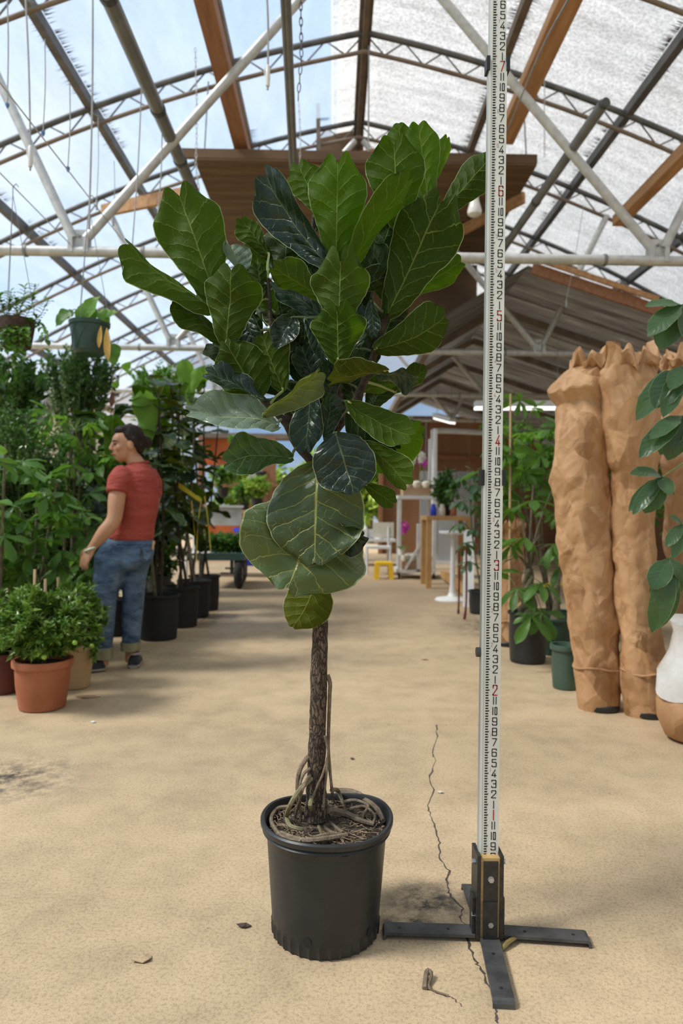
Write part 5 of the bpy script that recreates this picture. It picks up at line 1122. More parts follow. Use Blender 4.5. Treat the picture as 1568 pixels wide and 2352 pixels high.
# trailing strand with a dead tip hanging near the baskets
t_ = thing('trailing_vine', P(258, 860, 5.0), 'thin trailing vine with a brown dry tip hanging behind the green basket', 'vine')
q = spline([P(243, 742, 4.80), P(254, 790, 4.88), P(258, 870, 5.0), P(256, 920, 5.0)], 12); part('strand', M_stem, t_, 'tube', q, .003, 5)
for x, y, tx, ty, m in ((256, 790, 262, 840, 1), (284, 850, 300, 830, 0), (262, 890, 272, 872, 0), (258, 900, 256, 935, 2)):
    p = P(x, y, 5.0); e = P(tx, ty, 4.97); me = PO[0] if m == 0 else (PO[1] if m == 1 else leaf_local(.12, .04, seed=3).mesh('dry_leaf', mat('dry_brown_leaf', (.10, .03, .015), (.16, .06, .03), rough=.8, scale=20))); inst('leaf', me, t_, orient(p, e - p, V((.3, -1, .2)), (e - p).length / .12))
# ================================================================== the person at the shrubs
M_skin = mat('warm_skin', (.46, .235, .13), (.53, .285, .165), rough=.5, scale=9, bump=.05)
def cloth(name, c1, c2, sc, st, bs):
    m, t, b, o = new_mat(name); vec = coords(t, st); f = tnoise(t, vec, sc, 4); t.links.new(ramp(t, f, [(.32, c1), (.68, c2)]), b.inputs['Base Color']); b.inputs['Roughness'].default_value = .85
    bumpn(t, b, tnoise(t, vec, sc * 1.3, 3), bs, .03); return m
M_shirt = cloth('rust_red_jersey', (.30, .045, .030), (.37, .065, .045), 7, (1, 1, 2.6), .9)
M_jean = cloth('faded_blue_denim', (.030, .065, .125), (.14, .22, .33), 8, (1.2, 1.2, 2.0), .8)
M_cuff = mat('turned_denim_cuff', (.22, .21, .13), (.30, .28, .18), rough=.9, scale=30)
M_hair = mat('dark_brown_hair', (.010, .006, .005), (.030, .018, .013), rough=.55, spec=.2, scale=30, stretch=(1, 1, .3))
M_shoe = mat('navy_black_shoe', (.012, .014, .020), (.03, .034, .045), rough=.6, scale=20)
M_sole = mat('grey_beige_sole', (.30, .26, .22), (.38, .34, .29), rough=.7, scale=14)
D = G(262, 1540).y + .05
per = thing('person', (P(285, 1500, D).x, D, 0), 'person in a rust-red T-shirt and rolled blue jeans reaching toward the shrubs', 'person')
def ring(y, xl, xr, dy=0., hd=.1, n=28, tilt=0.):
    c = P((xl + xr) / 2, y, D + dy); r_ = S((xr - xl) / 2, D); o = []
    for k in range(n):
        a = 2 * pi * k / n; ca, sa = cos(a), sin(a); e = .85
        o.append(c + V((math.copysign(abs(ca) ** e, ca) * r_, math.copysign(abs(sa) ** e, sa) * hd, tilt * ca)))
    return o
# head frame: x forward, y to her left, z up
HC = P(291, 1022, D - .01); fx = V((-.88, -.47, -.06)).normalized(); fz = V((-.03, 0, 1)); fyv = fz.cross(fx).normalized(); fz = fx.cross(fyv)
HM = Matrix((fx, fyv, fz)).transposed()
h = lambda x, y, z: HC + HM @ V((x, y, z))
body = MB()
body.ell(h(-.012, 0, .028), (.092, .072, .098), 20, 14, HM); body.ell(h(.030, 0, -.042), (.058, .056, .070), 18, 12, HM); body.ell(h(.048, 0, -.080), (.032, .036, .028), 14, 10, HM)
body.ell(h(.055, .0, .03), (.036, .052, .045), 14, 10, HM)
body.tube([h(.082, 0, .022), h(.096, 0, -.004), h(.104, 0, -.022), h(.088, 0, -.032)], [.010, .012, .016, .010], 10)
for s_ in (-1, 1):
    body.ell(h(.058, s_ * .042, -.022), (.026, .022, .022), 10, 8, HM); body.ell(h(-.012, s_ * .072, -.010), (.020, .010, .032), 10, 8, HM); body.ell(h(.098, s_ * .012, -.030), (.010, .010, .008), 8, 6, HM)
body.ell(h(.084, 0, -.060), (.014, .026, .010), 10, 8, HM)
nb = P(318, 1072, D + .01); body.tube([h(-.02, 0, -.02), h(-.03, 0, -.08), nb, nb + V((.01, 0, -.08))], [.055, .052, .058, .07], 16)
body.ell(P(310, 1100, D), (.12, .08, .05), 16, 10)
def limb(pts, rs, n=14): body.tube(spline(pts, 16), [interp([(i / (len(rs) - 1), r) for i, r in enumerate(rs)], k / 16) for k in range(17)], n)
sh = P(276, 1098, D - .13); el = P(262, 1192, D - .19); wr_ = P(211, 1258, D - .20)
limb([sh, P(268, 1145, D - .17), el, P(240, 1222, D - .20), wr_], [.050, .054, .047, .046, .027])
sh2 = P(346, 1100, D + .12); limb([sh2, P(350, 1150, D + .18), P(342, 1190, D + .22), P(320, 1225, D + .30), P(300, 1245, D + .36)], [.05, .05, .043, .042, .026])
body.tube([sh, P(310, 1090, D), sh2], .06, 12)
def hand(wp, dirv, side, nrm, sc=1.):
    dirv = V(dirv).normalized(); nrm = V(nrm); nrm = (nrm - dirv * nrm.dot(dirv)).normalized(); sd_ = dirv.cross(nrm) * side
    Mh = Matrix((sd_, dirv, nrm)).transposed(); pc = wp + dirv * .045 * sc
    body.ell(pc, (.040 * sc, .055 * sc, .016 * sc), 14, 10, Mh); body.tube([wp - dirv * .02, wp + dirv * .02], [.027, .028], 12)
    for k, (off, ln) in enumerate(((-.030, .066), (-.011, .076), (.009, .071), (.028, .056))):
        a = pc + dirv * .042 * sc + sd_ * off * sc; q = [a - dirv * .02]; d = dirv.copy(); p = a
        for i, f in enumerate((.42, .33, .25)):
            q.append(p.copy()); d = (d + nrm * (-.28 - .05 * k)).normalized(); p = p + d * ln * f * sc
        q.append(p); body.tube(q, [.0095, .0092, .0085, .008, .0065], 8)
    a = pc - dirv * .02 - sd_ * .030 * sc; body.tube([a, a - sd_ * .026 + dirv * .026 - nrm * .008, a - sd_ * .034 + dirv * .055 - nrm * .020, a - sd_ * .032 + dirv * .076 - nrm * .03], [.014, .012, .010, .008], 8)
hand(wr_, P(192, 1292, D - .21) - wr_, -1, (-.35, -.85, .35))
hand(P(300, 1245, D + .36), V((-.4, .5, -.7)), 1, (-.6, .3, .4))
la, ra = P(237, 1500, D - .06), P(300, 1492, D + .05)
for a in (la, ra): body.tube([a + V((0, 0, .08)), a, a - V((0, 0, .08))], [.04, .034, .036], 12)
remeshed(body, .0065, 'body', M_skin, per, 5)
# face details
for s_ in (-1, 1):
    part('eye', M_potd, per, 'ell', h(.0835, s_ * .031, .004), (.006, .013, .0045), 10, 6, HM)
    part('eyebrow', M_hair, per, 'tube', [h(.090, s_ * .014, .022), h(.086, s_ * .034, .026), h(.068, s_ * .052, .018)], [.003, .0035, .002], 6)
part('lips', mat('lip_tone', (.30, .10, .08), rough=.5), per, 'tube', [h(.082, .024, -.062), h(.096, .008, -.058), h(.096, -.008, -.058), h(.082, -.024, -.062)], [.003, .006, .006, .003], 8)
hair = MB(); hair.ell(h(-.030, 0, .046), (.090, .081, .090), 22, 14, HM); hair.ell(h(-.070, 0, .0), (.050, .066, .070), 16, 10, HM); hair.ell(h(.026, 0, .092), (.050, .058, .034), 14, 8, HM)
hair.ell(h(-.128, -.015, .018), (.044, .042, .042), 14, 10, HM); hair.tube([h(-.03, .072, .04), h(-.05, .076, -.01), h(-.075, .06, -.05)], [.02, .016, .012], 8)
remeshed(hair, .008, 'hair', M_hair, per, 3)
part('hair_tie', M_shoe, per, 'tube', [h(-.098, .03 * cos(a), .032 + .03 * sin(a)) for a in [2 * pi * k / 16 for k in range(17)]], .005, 6, False)
# clothes
sh_ = MB(); sh_.rings([ring(1062, 304, 338, .01, .06), ring(1070, 290, 346, .01, .085), ring(1082, 276, 354, .0, .115), ring(1098, 270, 360, 0, .13), ring(1125, 276, 363, 0, .138), ring(1160, 273, 363, 0, .138), ring(1200, 262, 354, -.005, .135), ring(1222, 254, 352, -.01, .135), ring(1239, 250, 351, -.01, .135), ring(1242, 256, 346, -.01, .12)])
sh_.tube([P(284, 1088, D - .08), P(272, 1105, D - .145), P(268, 1133, D - .17)], [.070, .071, .067], 16); sh_.tube([P(340, 1090, D + .07), P(350, 1110, D + .14), P(352, 1140, D + .18)], [.065, .066, .06], 16)
for k, y in enumerate((1190, 1203, 1216, 1228)):        # gathered folds at the waist
    xl, xr = 262 - k * 4, 354 - k; n = 30; c = P((xl + xr) / 2, y, D); r_ = S((xr - xl) / 2, D)
    sh_.tube([c + V((cos(a) * r_ * .985, sin(a) * .133, .010 * sin(a * 2 + k * 1.4))) for a in [2 * pi * q / n for q in range(n + 1)]], .009, 6, False)
remeshed(sh_, .0095, 'shirt', M_shirt, per, 4)
part('neckband', M_shirt, per, 'tube', [P(320, 1066, D + .01) + V((.058 * cos(a), .068 * sin(a), .016 * cos(a))) for a in [2 * pi * k / 24 for k in range(25)]], .007, 6, False)
je = MB(); je.rings([ring(1232, 252, 348, -.01, .122), ring(1250, 238, 352, -.01, .135), ring(1268, 226, 352, -.01, .145), ring(1288, 220, 347, -.01, .145), ring(1306, 220, 336, -.01, .12)])
je.rings([ring(1276, 219, 290, -.05, .10), ring(1300, 218, 288, -.06, .105), ring(1330, 216, 278, -.06, .10), ring(1369, 213, 268, -.06, .085), ring(1400, 213, 264, -.06, .075), ring(1440, 214, 261, -.06, .07), ring(1480, 216, 257, -.06, .062), ring(1494, 217, 256, -.06, .06)])
je.rings([ring(1276, 272, 348, .04, .10), ring(1300, 278, 341, .05, .105), ring(1330, 281, 334, .05, .10), ring(1369, 283, 330, .05, .085), ring(1400, 282, 328, .05, .078), ring(1440, 281, 324, .05, .07), ring(1470, 281, 321, .05, .064), ring(1484, 280, 320, .05, .062)])
rnd = random.Random(2)
for leg_, (cx0, cx1, dy) in enumerate(((248, 238, -.06), (310, 302, .05))):
    for k in range(7):
        f = k / 6; y = 1315 + 150 * f; xc = lerp(cx0, cx1, f); r_ = S(lerp(29, 21, f), D); hd = lerp(.097, .063, f); n = 24; a0 = rnd.uniform(2.6, 4.2)
        je.tube([P(xc, y, D + dy) + V((cos(a) * r_ * .97, sin(a) * hd * .97, .03 * sin(a + k) - .02 * cos(2 * a))) for a in [a0 + 2.4 * q / 12 for q in range(13)]], [.002 + .008 * sin(pi * q / 12) for q in range(13)], 6)
jeans = remeshed(je, .0095, 'jeans', M_jean, per, 3)
part('cuff', M_cuff, per, 'rings', [ring(1486, 215, 258, -.06, .066), ring(1512, 216, 257, -.06, .064), ring(1512, 219, 254, -.06, .058)]); part('cuff', M_cuff, per, 'rings', [ring(1474, 278, 323, .05, .068), ring(1493, 278, 320, .05, .066), ring(1493, 281, 317, .05, .06)])
part('belt_seam', M_jean, per, 'tube', [P(301, 1246, D - .01) + V((S(52, D) * cos(a) * 1.01, .138 * sin(a), -.004)) for a in [2 * pi * k / 30 for k in range(31)]], .005, 6, False)
for xl, xr, y0, y1 in ((292, 322, 1262, 1292), (328, 346, 1258, 1286)):          # back pockets
    pr = [P(xl, y0, D - .150), P(xr, y0 - 2, D - .140 if xr > 330 else D - .150), P(xr - 2, y1 - 6, D - .14 if xr > 330 else D - .152), P((xl + xr) / 2, y1, D - .150), P(xl + 2, y1 - 5, D - .152)]
    part('back_pocket', M_jean, jeans, 'prism', pr, (0, .02, 0), smooth=False)
part('pocket_stick', M_bamboo, per, 'rod', P(350, 1262, D - .06), P(353, 1242, D - .06), .008, 8)
# shoes
def shoe(heel, toe, wd, hgt):
    heel = V(heel); toe = V(toe); d = (toe - heel); L_ = d.length; d.normalize(); s_ = V((-d.y, d.x, 0)); b1 = MB(); b2 = MB(); r1 = []; r2 = []
    for f, w_, z in ((0, .55, .75), (.08, .8, 1.0), (.25, .86, 1.0), (.42, .9, .88), (.6, 1.0, .66), (.8, .98, .52), (.94, .7, .42), (1, .3, .3)):
        c = heel + d * L_ * f; n = 16; r1.append([c + s_ * cos(2 * pi * k / n) * wd / 2 * w_ + V((0, 0, .022 + max(-.01, sin(2 * pi * k / n)) * hgt * z)) for k in range(n)])
        r2.append([c + s_ * cos(2 * pi * k / n) * wd / 2 * (w_ + .08) + V((0, 0, .016 + sin(2 * pi * k / n) * .016)) for k in range(n)])
    b1.rings(r1); b2.rings(r2); o = b1.build('shoe', M_shoe, per); b2.build('sole', M_sole, o)
    a = heel + d * .05 + V((0, 0, .022 + hgt)); part('shoe_collar', M_sole, o, 'tube', [a + d * .05 * cos(q) + s_ * .036 * sin(q) for q in [2 * pi * k / 16 for k in range(17)]], .006, 6, False)
hl = G(250, 1534); shoe((hl.x, D - .06, 0), (G(196, 1542).x - .03, D - .14, 0), .092, .072)
shoe((P(306, 1530, D).x, D + .0, 0), (P(290, 1515, D).x, D + .24, 0), .092, .072)
part('bangle', mat('pale_jade', (.55, .68, .58), rough=.25), per, 'tube', [P(209, 1261, D - .20) + V((.036 * cos(a), .034 * sin(a), .014 * cos(a))) for a in [2 * pi * k / 24 for k in range(25)]], .0065, 8, False)
# ================================================================== things hung from the roof
M_cable = mat('grey_tubing', (.36, .37, .37), (.46, .46, .46), rough=.5, scale=10)
M_blue = mat('blue_plastic_tip', (.10, .22, .42), rough=.35)
M_wht = mat('white_plastic', (.72, .72, .70), (.78, .78, .76), rough=.4, scale=6)
def drop(top, bot, kind, label, r=.0045, y=4.4):
    a = P(*top, y) if len(top) == 2 else V(top); b_ = P(*bot, y); t_ = thing('drop_line', a, label, 'water line', 'watering drop lines hanging from the roof pipes')
    q = spline([a, a.lerp(b_, .5) + V((.008, 0, 0)), b_], 8); part('tubing', M_cable, t_, 'tube', q, r, 6)
    if kind == 'blue':
        part('nozzle', M_blue, t_, 'lathe', [(.004, .0), (.012, -.006), (.012, -.018), (.006, -.03), (.003, -.036)], 10, b_)
    elif kind == 'white':
        w_ = part('weight', M_wht, t_, 'lathe', [(.006, .03), (.013, .02), (.015, -.05), (.013, -.10), (.008, -.105)], 10, b_); part('tip', M_steeld, w_, 'rod', b_ + V((0, 0, -.105)), b_ + V((0, 0, -.125)), .006, 8)
        part('clip', M_wht, w_, 'tube', spline([b_ + V((-.013, 0, .02)), b_ + V((-.022, 0, -.01)), b_ + V((-.016, 0, -.045))], 6), .003, 5)
    else: part('weight', M_cable, t_, 'rod', b_, b_ - V((0, 0, .07)), .008, 8)
def onroof(px, y, py): return (px, py)
HA = 'thin grey water tube with a blue nozzle hanging from the greenhouse roof'; HW = 'thin grey water tube ending in a white clip weight under the roof'; HG = 'thin grey water tube hanging to a slim grey weight from the thick pipe'
drop((15, -60), (17, 236), 'blue', HA); drop((55, -70), (70, 345), 'white', 'water tube with a white clip weight hanging clear of the pipes', .006); drop((103, 90), (99, 300), 'blue', HA, .0035); drop((160, 190), (156, 382), 'blue', HA, .0035)
drop((213, -60), (205, 500), 'w', 'stout grey water tube hanging down to the tie pipe gusset', .006); drop((326, 172), (304, 560), 'w', 'thin grey water tube dropping from the middle of the thick pipe', y=4.84); drop((372, 305), (364, 470), 'w', 'short grey water tube dropping near the end of the thick pipe', y=5.5); drop((610, -60), (615, 160), 'white', 'water tube with a white clip weight hanging beside the grey conduits', .006)
drop((225, 270), (222, 460), 'w', HG, .003, 5.2); drop((262, 370), (260, 500), 'w', HG, .003, 5.8); drop((1340, 470), (1300, 690), 'w', 'thin grey tube hanging beside the shade cloth slope', .003, 7.5)
def chain(pts, y, label, m, r=.012):
    a = P(*pts[0], y); t_ = thing('hanging_chain', a, label, 'chain'); q = []; ln = r * 2.9
    for p0, p1 in zip(pts, pts[1:]):
        p0 = P(*p0, y); p1 = P(*p1, y); n = max(2, int((p1 - p0).length / ln))
        for i in range(n): q.append((p0.lerp(p1, (i + .5) / n), (p1 - p0).normalized()))
    b = MB(); b.tube([(r * cos(a_) * .62, 0, r * 1.9 * sin(a_)) for a_ in [2 * pi * k / 10 for k in range(11)]], r * .22, 5, False); me = b.mesh('link', m)
    for i, (p, d) in enumerate(q): inst('link', me, t_, Matrix.Translation(p) @ Matrix.Rotation((i % 2) * pi / 2, 4, 'Z') @ Matrix.Rotation(math.atan2(d.x, -d.z) * -1, 4, 'Y'))
chain([(448, 110), (452, 250), (450, 385), (458, 445)], 6.3, 'steel chain holding the end of the thick grey pipe', M_steel, .014)
chain([(690, -30), (692, 130), (684, 232)], 4.4, 'heavy dark chain dangling beside the grey conduits', M_chord, .016)
chain([(686, 236), (690, 320), (688, 380)], 6.6, 'fine steel chain running down behind the fig crown', M_steel, .012)
chain([(1250, 130), (1250, 360)], 6.4, 'fine steel chain hanging from the fir beam', M_steel, .010)
# bulb under the loft
c = P(1090, 445, 6.9); t_ = thing('light_bulb', c, 'white reflector light bulb in a black socket under the plywood loft', 'light bulb')
part('socket', M_blk, t_, 'lathe', [(.012, .13), (.022, .12), (.026, .05), (.024, .04)], 14, c); part('glass', mat('opal_glass', (.80, .78, .74), rough=.25), t_, 'lathe', [(.030, .045), (.036, .0), (.040, -.06), (.060, -.13), (.070, -.17), (.066, -.20), (.04, -.22), (.0, -.225)], 24, c)
part('cord', M_blk, t_, 'rod', c + V((0, 0, .13)), V((c.x, c.y, lz)), .006, 6)
# tube lights
M_tube = mat('lit_tube', (.9, .9, .9), rough=.3, emit=((1, .98, .94), 2.0)); M_fix = mat('white_fixture', (.72, .72, .70), rough=.4)
def tubelight(a, b_, label, hang):
    a = V(a); b_ = V(b_); t_ = thing('tube_light', (a + b_) / 2, label, 'lamp'); part('housing', M_fix, t_, 'bar', a + V((0, 0, .05)), b_ + V((0, 0, .05)), .14, .07, smooth=False)
    for o_ in (-.035, .035):
        d = (b_ - a).normalized().cross(V((0, 0, 1))) * o_; part('tube', M_tube, t_, 'rod', a + d, b_ + d, .018, 10)
    for p in (a.lerp(b_, .1), a.lerp(b_, .9)): part('hanger', M_steeld, t_, 'rod', p + V((0, 0, .08)), V((p.x, p.y, hang)), .004, 5)
tubelight(P(1090, 938, 8.6), P(1300, 938, 8.6), 'long white tube light hung over the money trees', 3.2)
tubelight(P(1000, 961, 12.0), P(1040, 972, 11.6), 'short warm tube light near the plywood back wall', 3.2)
# ================================================================== back of the house
def box_thing(name, label, cat, c, size, m): return tag(part(name, m, None, 'box', c, size, smooth=False), label, cat)
M_wpipe = mat('white_pipe', (.62, .63, .62), (.72, .72, .71), rough=.4, scale=6)
# garden cart
CY = G(548, 1352).y; t_ = thing('garden_cart', G(520, 1345), 'green metal garden cart with pneumatic wheels loaded with leafy bundles', 'cart')
M_cart = mat('dark_green_cart', (.035, .075, .065), (.05, .10, .085), rough=.5, scale=6); M_tyre = mat('black_tyre', (.012, .012, .012), (.03, .03, .03), rough=.8, scale=30)
x0, x1 = P(455, 1285, CY).x, P(562, 1285, CY).x; zc_ = P(500, 1282, CY).z
part('deck', M_cart, t_, 'box', ((x0 + x1) / 2, CY + .45, zc_), (x1 - x0, 1.1, .045), smooth=False)
for y_ in (CY - .08, CY + .98): part('side_rail', M_cart, t_, 'box', ((x0 + x1) / 2, y_, zc_ + .04), (x1 - x0, .03, .06), smooth=False)
for xx, yy, rr in ((549, CY + .02, .20), (538, CY + .85, .20)):
    xw = P(xx, 1300, CY).x; part('axle', M_steeld, t_, 'rod', (xw - .25, yy, rr), (xw + .06, yy, rr), .015, 8)
    wh = part('wheel', M_tyre, t_, 'tube', [(xw, yy + rr * .72 * cos(a), rr + rr * .72 * sin(a)) for a in [2 * pi * k / 24 for k in range(25)]], rr * .28, 10, False)
    part('hub', M_steeld, wh, 'rod', (xw - .04, yy, rr), (xw + .04, yy, rr), rr * .5, 16); part('axle_leg', M_cart, t_, 'bar', (xw - .10, yy, rr), (xw - .10, yy, zc_), .04, smooth=False)
xw = P(465, 1300, CY).x; part('front_leg', M_cart, t_, 'bar', (xw, CY, 0), (xw, CY, zc_), .04, smooth=False)
part('handle', mat('blue_hose', (.15, .42, .62), rough=.4), t_, 'tube', spline([P(590, 1175, CY), P(582, 1200, CY), P(572, 1235, CY), P(556, 1280, CY)], 8), .016, 8)
for k in range(3):
    c = V((lerp(x0, x1, .2 + .3 * k), CY + .3, zc_ + .12)); b_ = thing('plant_bundle', c - V((0, 0, .1)), ('leafy green bundle lying on the cart deck, first of three', 'leafy green bundle lying on the cart deck, middle of three', 'leafy green bundle lying on the cart deck, last of three')[k], 'plants')
    bush(b_, c + V((0, 0, .08)), (.16, .3, .13), 40, 12, .12, .05, M_ficusl if k == 1 else M_ficus, 300 + k)
tr_ = thing('plastic_cover', (0, CY, zc_ + .35), 'clouded clear plastic cover standing on the cart load', 'cover'); part('sheet', M_clear, tr_, 'box', P(515, 1185, CY + .2), (x1 - x0 - .15, .05, .26), smooth=False); part('rim', M_wht, tr_, 'box', P(515, 1163, CY + .18), (x1 - x0 - .1, .08, .03), smooth=False)
# blue bin behind the cart
g = G(572, 1300); t_ = thing('blue_bin', (g.x, g.y + .25, 0), 'bright blue plastic bin standing beyond the cart wheel', 'bin'); M_bluep = mat('bright_blue_plastic', (.012, .03, .42), (.02, .05, .55), rough=.35, scale=5)
part('body', M_bluep, t_, 'lathe', [(.22, 0), (.24, .02), (.29, .66), (.31, .67), (.31, .71), (.28, .71), (.27, .6)], 28, (g.x - .02, g.y + .25, 0), closed=True); part('rim', M_bluep, t_, 'lathe', [(.30, .64), (.325, .65), (.325, .69), (.30, .70)], 28, (g.x - .02, g.y + .25, 0), closed=True)
# orange stall with counters
OY = 15.0; M_or = mat('orange_painted_board', (.60, .13, .03), (.72, .19, .05), rough=.55, scale=3); t_ = thing('orange_stall', P(560, 1200, OY), 'orange painted stall with counter boards at the far end', 'stall')
fx0, fx1 = P(470, 1000, OY).x, P(632, 1000, OY).x
part('top_panel', M_or, t_, 'box', ((fx0 + fx1) / 2, OY, (P(0, 1005, OY).z + P(0, 1060, OY).z) / 2), (fx1 - fx0, .06, .55), smooth=False)
part('lower_panel', M_or, t_, 'box', ((fx0 + fx1) / 2, OY, .65), (fx1 - fx0, .06, 1.0), smooth=False); part('counter', M_woodw, t_, 'box', ((fx0 + fx1) / 2, OY - .25, P(0, 1108, OY).z), (fx1 - fx0 + .2, .6, .06), smooth=False)
part('roof_board', M_purlin, t_, 'box', ((fx0 + fx1) / 2 + .2, OY - .1, P(0, 997, OY).z), (fx1 - fx0 + .6, .5, .1), smooth=False)
for xx in (fx0, P(627, 0, OY).x, P(642, 0, OY).x): part('post', M_woodw, t_, 'box', (xx, OY - .3, P(0, 1000, OY).z / 2), (.13, .12, P(0, 1000, OY).z), smooth=False)
part('white_shelf', M_wht, t_, 'box', (P(605, 0, OY).x, OY - .08, P(0, 1085, OY).z), (.35, .1, .3), smooth=False)
for k, xx in enumerate((505, 530, 600)): tag(part('nursery_pot', M_pot, None, 'lathe', [(.09, 0), (.13, .2), (.14, .2), (.12, .18)], 18, P(xx, 1106, OY - .3), closed=True), ('black pot on the orange stall counter under the bright herbs', 'black pot on the orange stall counter, middle one', 'black pot on the orange stall counter by the pale post')[k], 'pot')
for k, (xx, yy, y_, rx_, m) in enumerate(((512, 1095, 11.5, .22, M_ficusl), (590, 1120, 11.0, .22, M_outg), (560, 1130, 12.0, .16, M_ficusl))):
    b_ = thing('bench_plant', P(xx, yy + 20, y_), ('bright leafy plant on the bench in front of the orange stall', 'variegated leafy plant on the bench beside the blue hose', 'small leafy plant on the bench between its neighbours')[k], 'plant'); bush(b_, P(xx, yy, y_), (rx_, .2, .15), 40, 14, .11, .055, m, 330 + k); part('pot', M_pot, b_, 'lathe', [(.07, 0), (.10, .16), (.11, .16), (.09, .14)], 16, P(xx, yy + 24, y_) - V((0, 0, .16)), closed=True)
t_ = thing('potting_bench', (P(560, 1300, 11.3).x, 11.4, 0), 'pale wooden potting bench before the orange stall', 'bench'); zb_ = P(560, 1172, 11.3).z - .02
part('top', mat('pale_bench_board', (.50, .30, .15), (.60, .4, .22), rough=.7, scale=4), t_, 'box', (P(548, 0, 11.3).x, 11.4, zb_), (1.5, .7, .05), smooth=False)
for sx_ in (-.68, .68):
    for sy_ in (-.3, .3): part('leg', M_wpipe, t_, 'rod', (P(548, 0, 11.3).x + sx_, 11.4 + sy_, 0), (P(548, 0, 11.3).x + sx_, 11.4 + sy_, zb_), .025, 8)
part('lower_shelf', M_wht, t_, 'box', (P(548, 0, 11.3).x, 11.4, .35), (1.4, .6, .03), smooth=False)
c = P(545, 1022, 10.5); t_ = thing('hanging_basket', c, 'small hanging pot with a tuft of light green leaves before the orange stall', 'hanging plant'); part('pot', M_gpot, t_, 'lathe', [(.08, -.13), (.1, -.02), (.11, -.02), (.11, .0), (.09, 0), (.08, -.03)], 20, c, closed=True); bush(t_, c + V((0, 0, .06)), (.13, .12, .09), 26, 10, .09, .045, M_ficusl, 341); hangwires(t_, c, .1, V((c.x, c.y, 3.06))); rail(545, 10.5, 8.8, 12.2, 'thin steel rail over the far ties carrying a small basket')
# rolling display rack
RKY = G(970, 1330).y; t_ = thing('display_rack', (P(968, 1330, RKY).x, RKY + .3, 0), 'grey pipe display rack on casters holding trays of orchids', 'rack')
X0, X1 = P(932, 0, RKY).x, P(1012, 0, RKY).x; zt = P(968, 1142, RKY).z; zl = P(968, 1312, RKY).z
for xx, yy, zz in ((X0, RKY, zt), (X1, RKY, P(1012, 985, RKY).z), (X0 + .04, RKY + .6, zt), (X1, RKY + .6, P(1012, 1000, RKY).z)):
    l = part('post', M_wpipe, t_, 'box', (xx, yy, (zz + .1) / 2), (.05, .05, zz - .1), smooth=False); part('caster', M_tyre, l, 'tube', [(xx, yy + .035 * cos(a), .05 + .035 * sin(a)) for a in [2 * pi * k / 12 for k in range(13)]], .015, 6, False)
for z in (zl, zt): part('shelf', M_wpipe, t_, 'box', ((X0 + X1) / 2, RKY + .3, z), (X1 - X0 + .06, .66, .05), smooth=False)
part('brace', M_wpipe, t_, 'bar', (X0 + .1, RKY - .02, zl + .03), ((X0 + X1) / 2 + .05, RKY - .02, zl + .42), .035, smooth=False); part('upright', M_wpipe, t_, 'bar', ((X0 + X1) / 2 + .03, RKY, zl), ((X0 + X1) / 2 + .03, RKY, zl + .75), .06, smooth=False)
M_card = mat('brown_cardboard', (.36, .22, .12), (.44, .29, .17), rough=.8, scale=5); M_cream = mat('cream_fibre', (.62, .58, .46), (.72, .68, .56), rough=.8, scale=9)
for zz, n_ in ((zt, 3), (zl, 4)):
    b_ = thing('orchid_tray', ((X0 + X1) / 2, RKY + .2, zz + .03), 'shallow brown tray of cream pots on the ' + ('upper' if zz == zt else 'lower') + ' rack shelf', 'tray'); part('box', M_card, b_, 'box', ((X0 + X1) / 2, RKY + .2, zz + .09), (X1 - X0 - .1, .4, .12), smooth=False)
    for k in range(n_): part('moss_pot', M_cream, b_, 'lathe', [(.06, 0), (.075, .04), (.07, .09), (.03, .11), (0, .112)], 14, (lerp(X0 + .12, X1 - .12, k / (n_ - 1)), RKY + .12, zz + .15))
M_pink = mat('magenta_petal', (.62, .05, .45), (.75, .12, .55), rough=.5, scale=20, trans=.3); M_wpet = mat('white_petal', (.80, .78, .72), (.86, .84, .8), rough=.5, scale=20, trans=.3)
PT = [leaf_local(.05, .045, bend=.2, cup=.2, nu=4, nv=2, prof=[(0, .2), (.3, .9), (.6, 1), (.85, .7), (1, .2)]).mesh('petal', m) for m in (M_pink, M_wpet)]
def orchid(label, base, tip, k, n_, seed):
    base = V(base); tip = V(tip); t_ = thing('orchid', base, label, 'orchid'); rnd = random.Random(seed); part('pot', M_wht, t_, 'lathe', [(.05, 0), (.065, .11), (.07, .11), (.055, .1)], 14, base, closed=True)
    q = spline([base + V((0, 0, .1)), base.lerp(tip, .6) + V((.0, 0, .1)), tip], 10); part('stem', M_pet, t_, 'tube', q, .006, 5)
    for i in range(3): a = i * 2.1 + .5; inst('leaf', PO[1], t_, orient(base + V((0, 0, .11)), V((cos(a), sin(a), .25)), sc=1.5))
    for i in range(n_):
        p = q[10 - i] + V((rnd.uniform(-.03, .03), -.03, 0)); fl_ = part('flower', M_tape, t_, 'ell', p, .014, 6, 4)
        for j in range(5): a = j * 1.257 + rnd.uniform(-.2, .2); inst('petal', PT[k], fl_, orient(p, V((cos(a), -.25, sin(a))), V((0, -1, .1)), rnd.uniform(1.0, 1.4)))
zt2 = zt + .15
orchid('magenta orchid spike standing low beside the pipe rack', P(922, 1275, RKY - .2), P(930, 1205, RKY - .25), 0, 6, 1); orchid('white orchid arching over the upper rack tray', (X0 + .15, RKY + .4, zt2), P(945, 1052, RKY + .3), 1, 6, 2)
orchid('white orchid with paired blooms over the upper rack tray', (X0 + .35, RKY + .42, zt2), P(968, 1045, RKY + .3), 1, 5, 3); orchid('pale magenta orchid at the middle of the upper tray', (X0 + .45, RKY + .45, zt2), P(970, 1062, RKY + .4), 0, 3, 4)
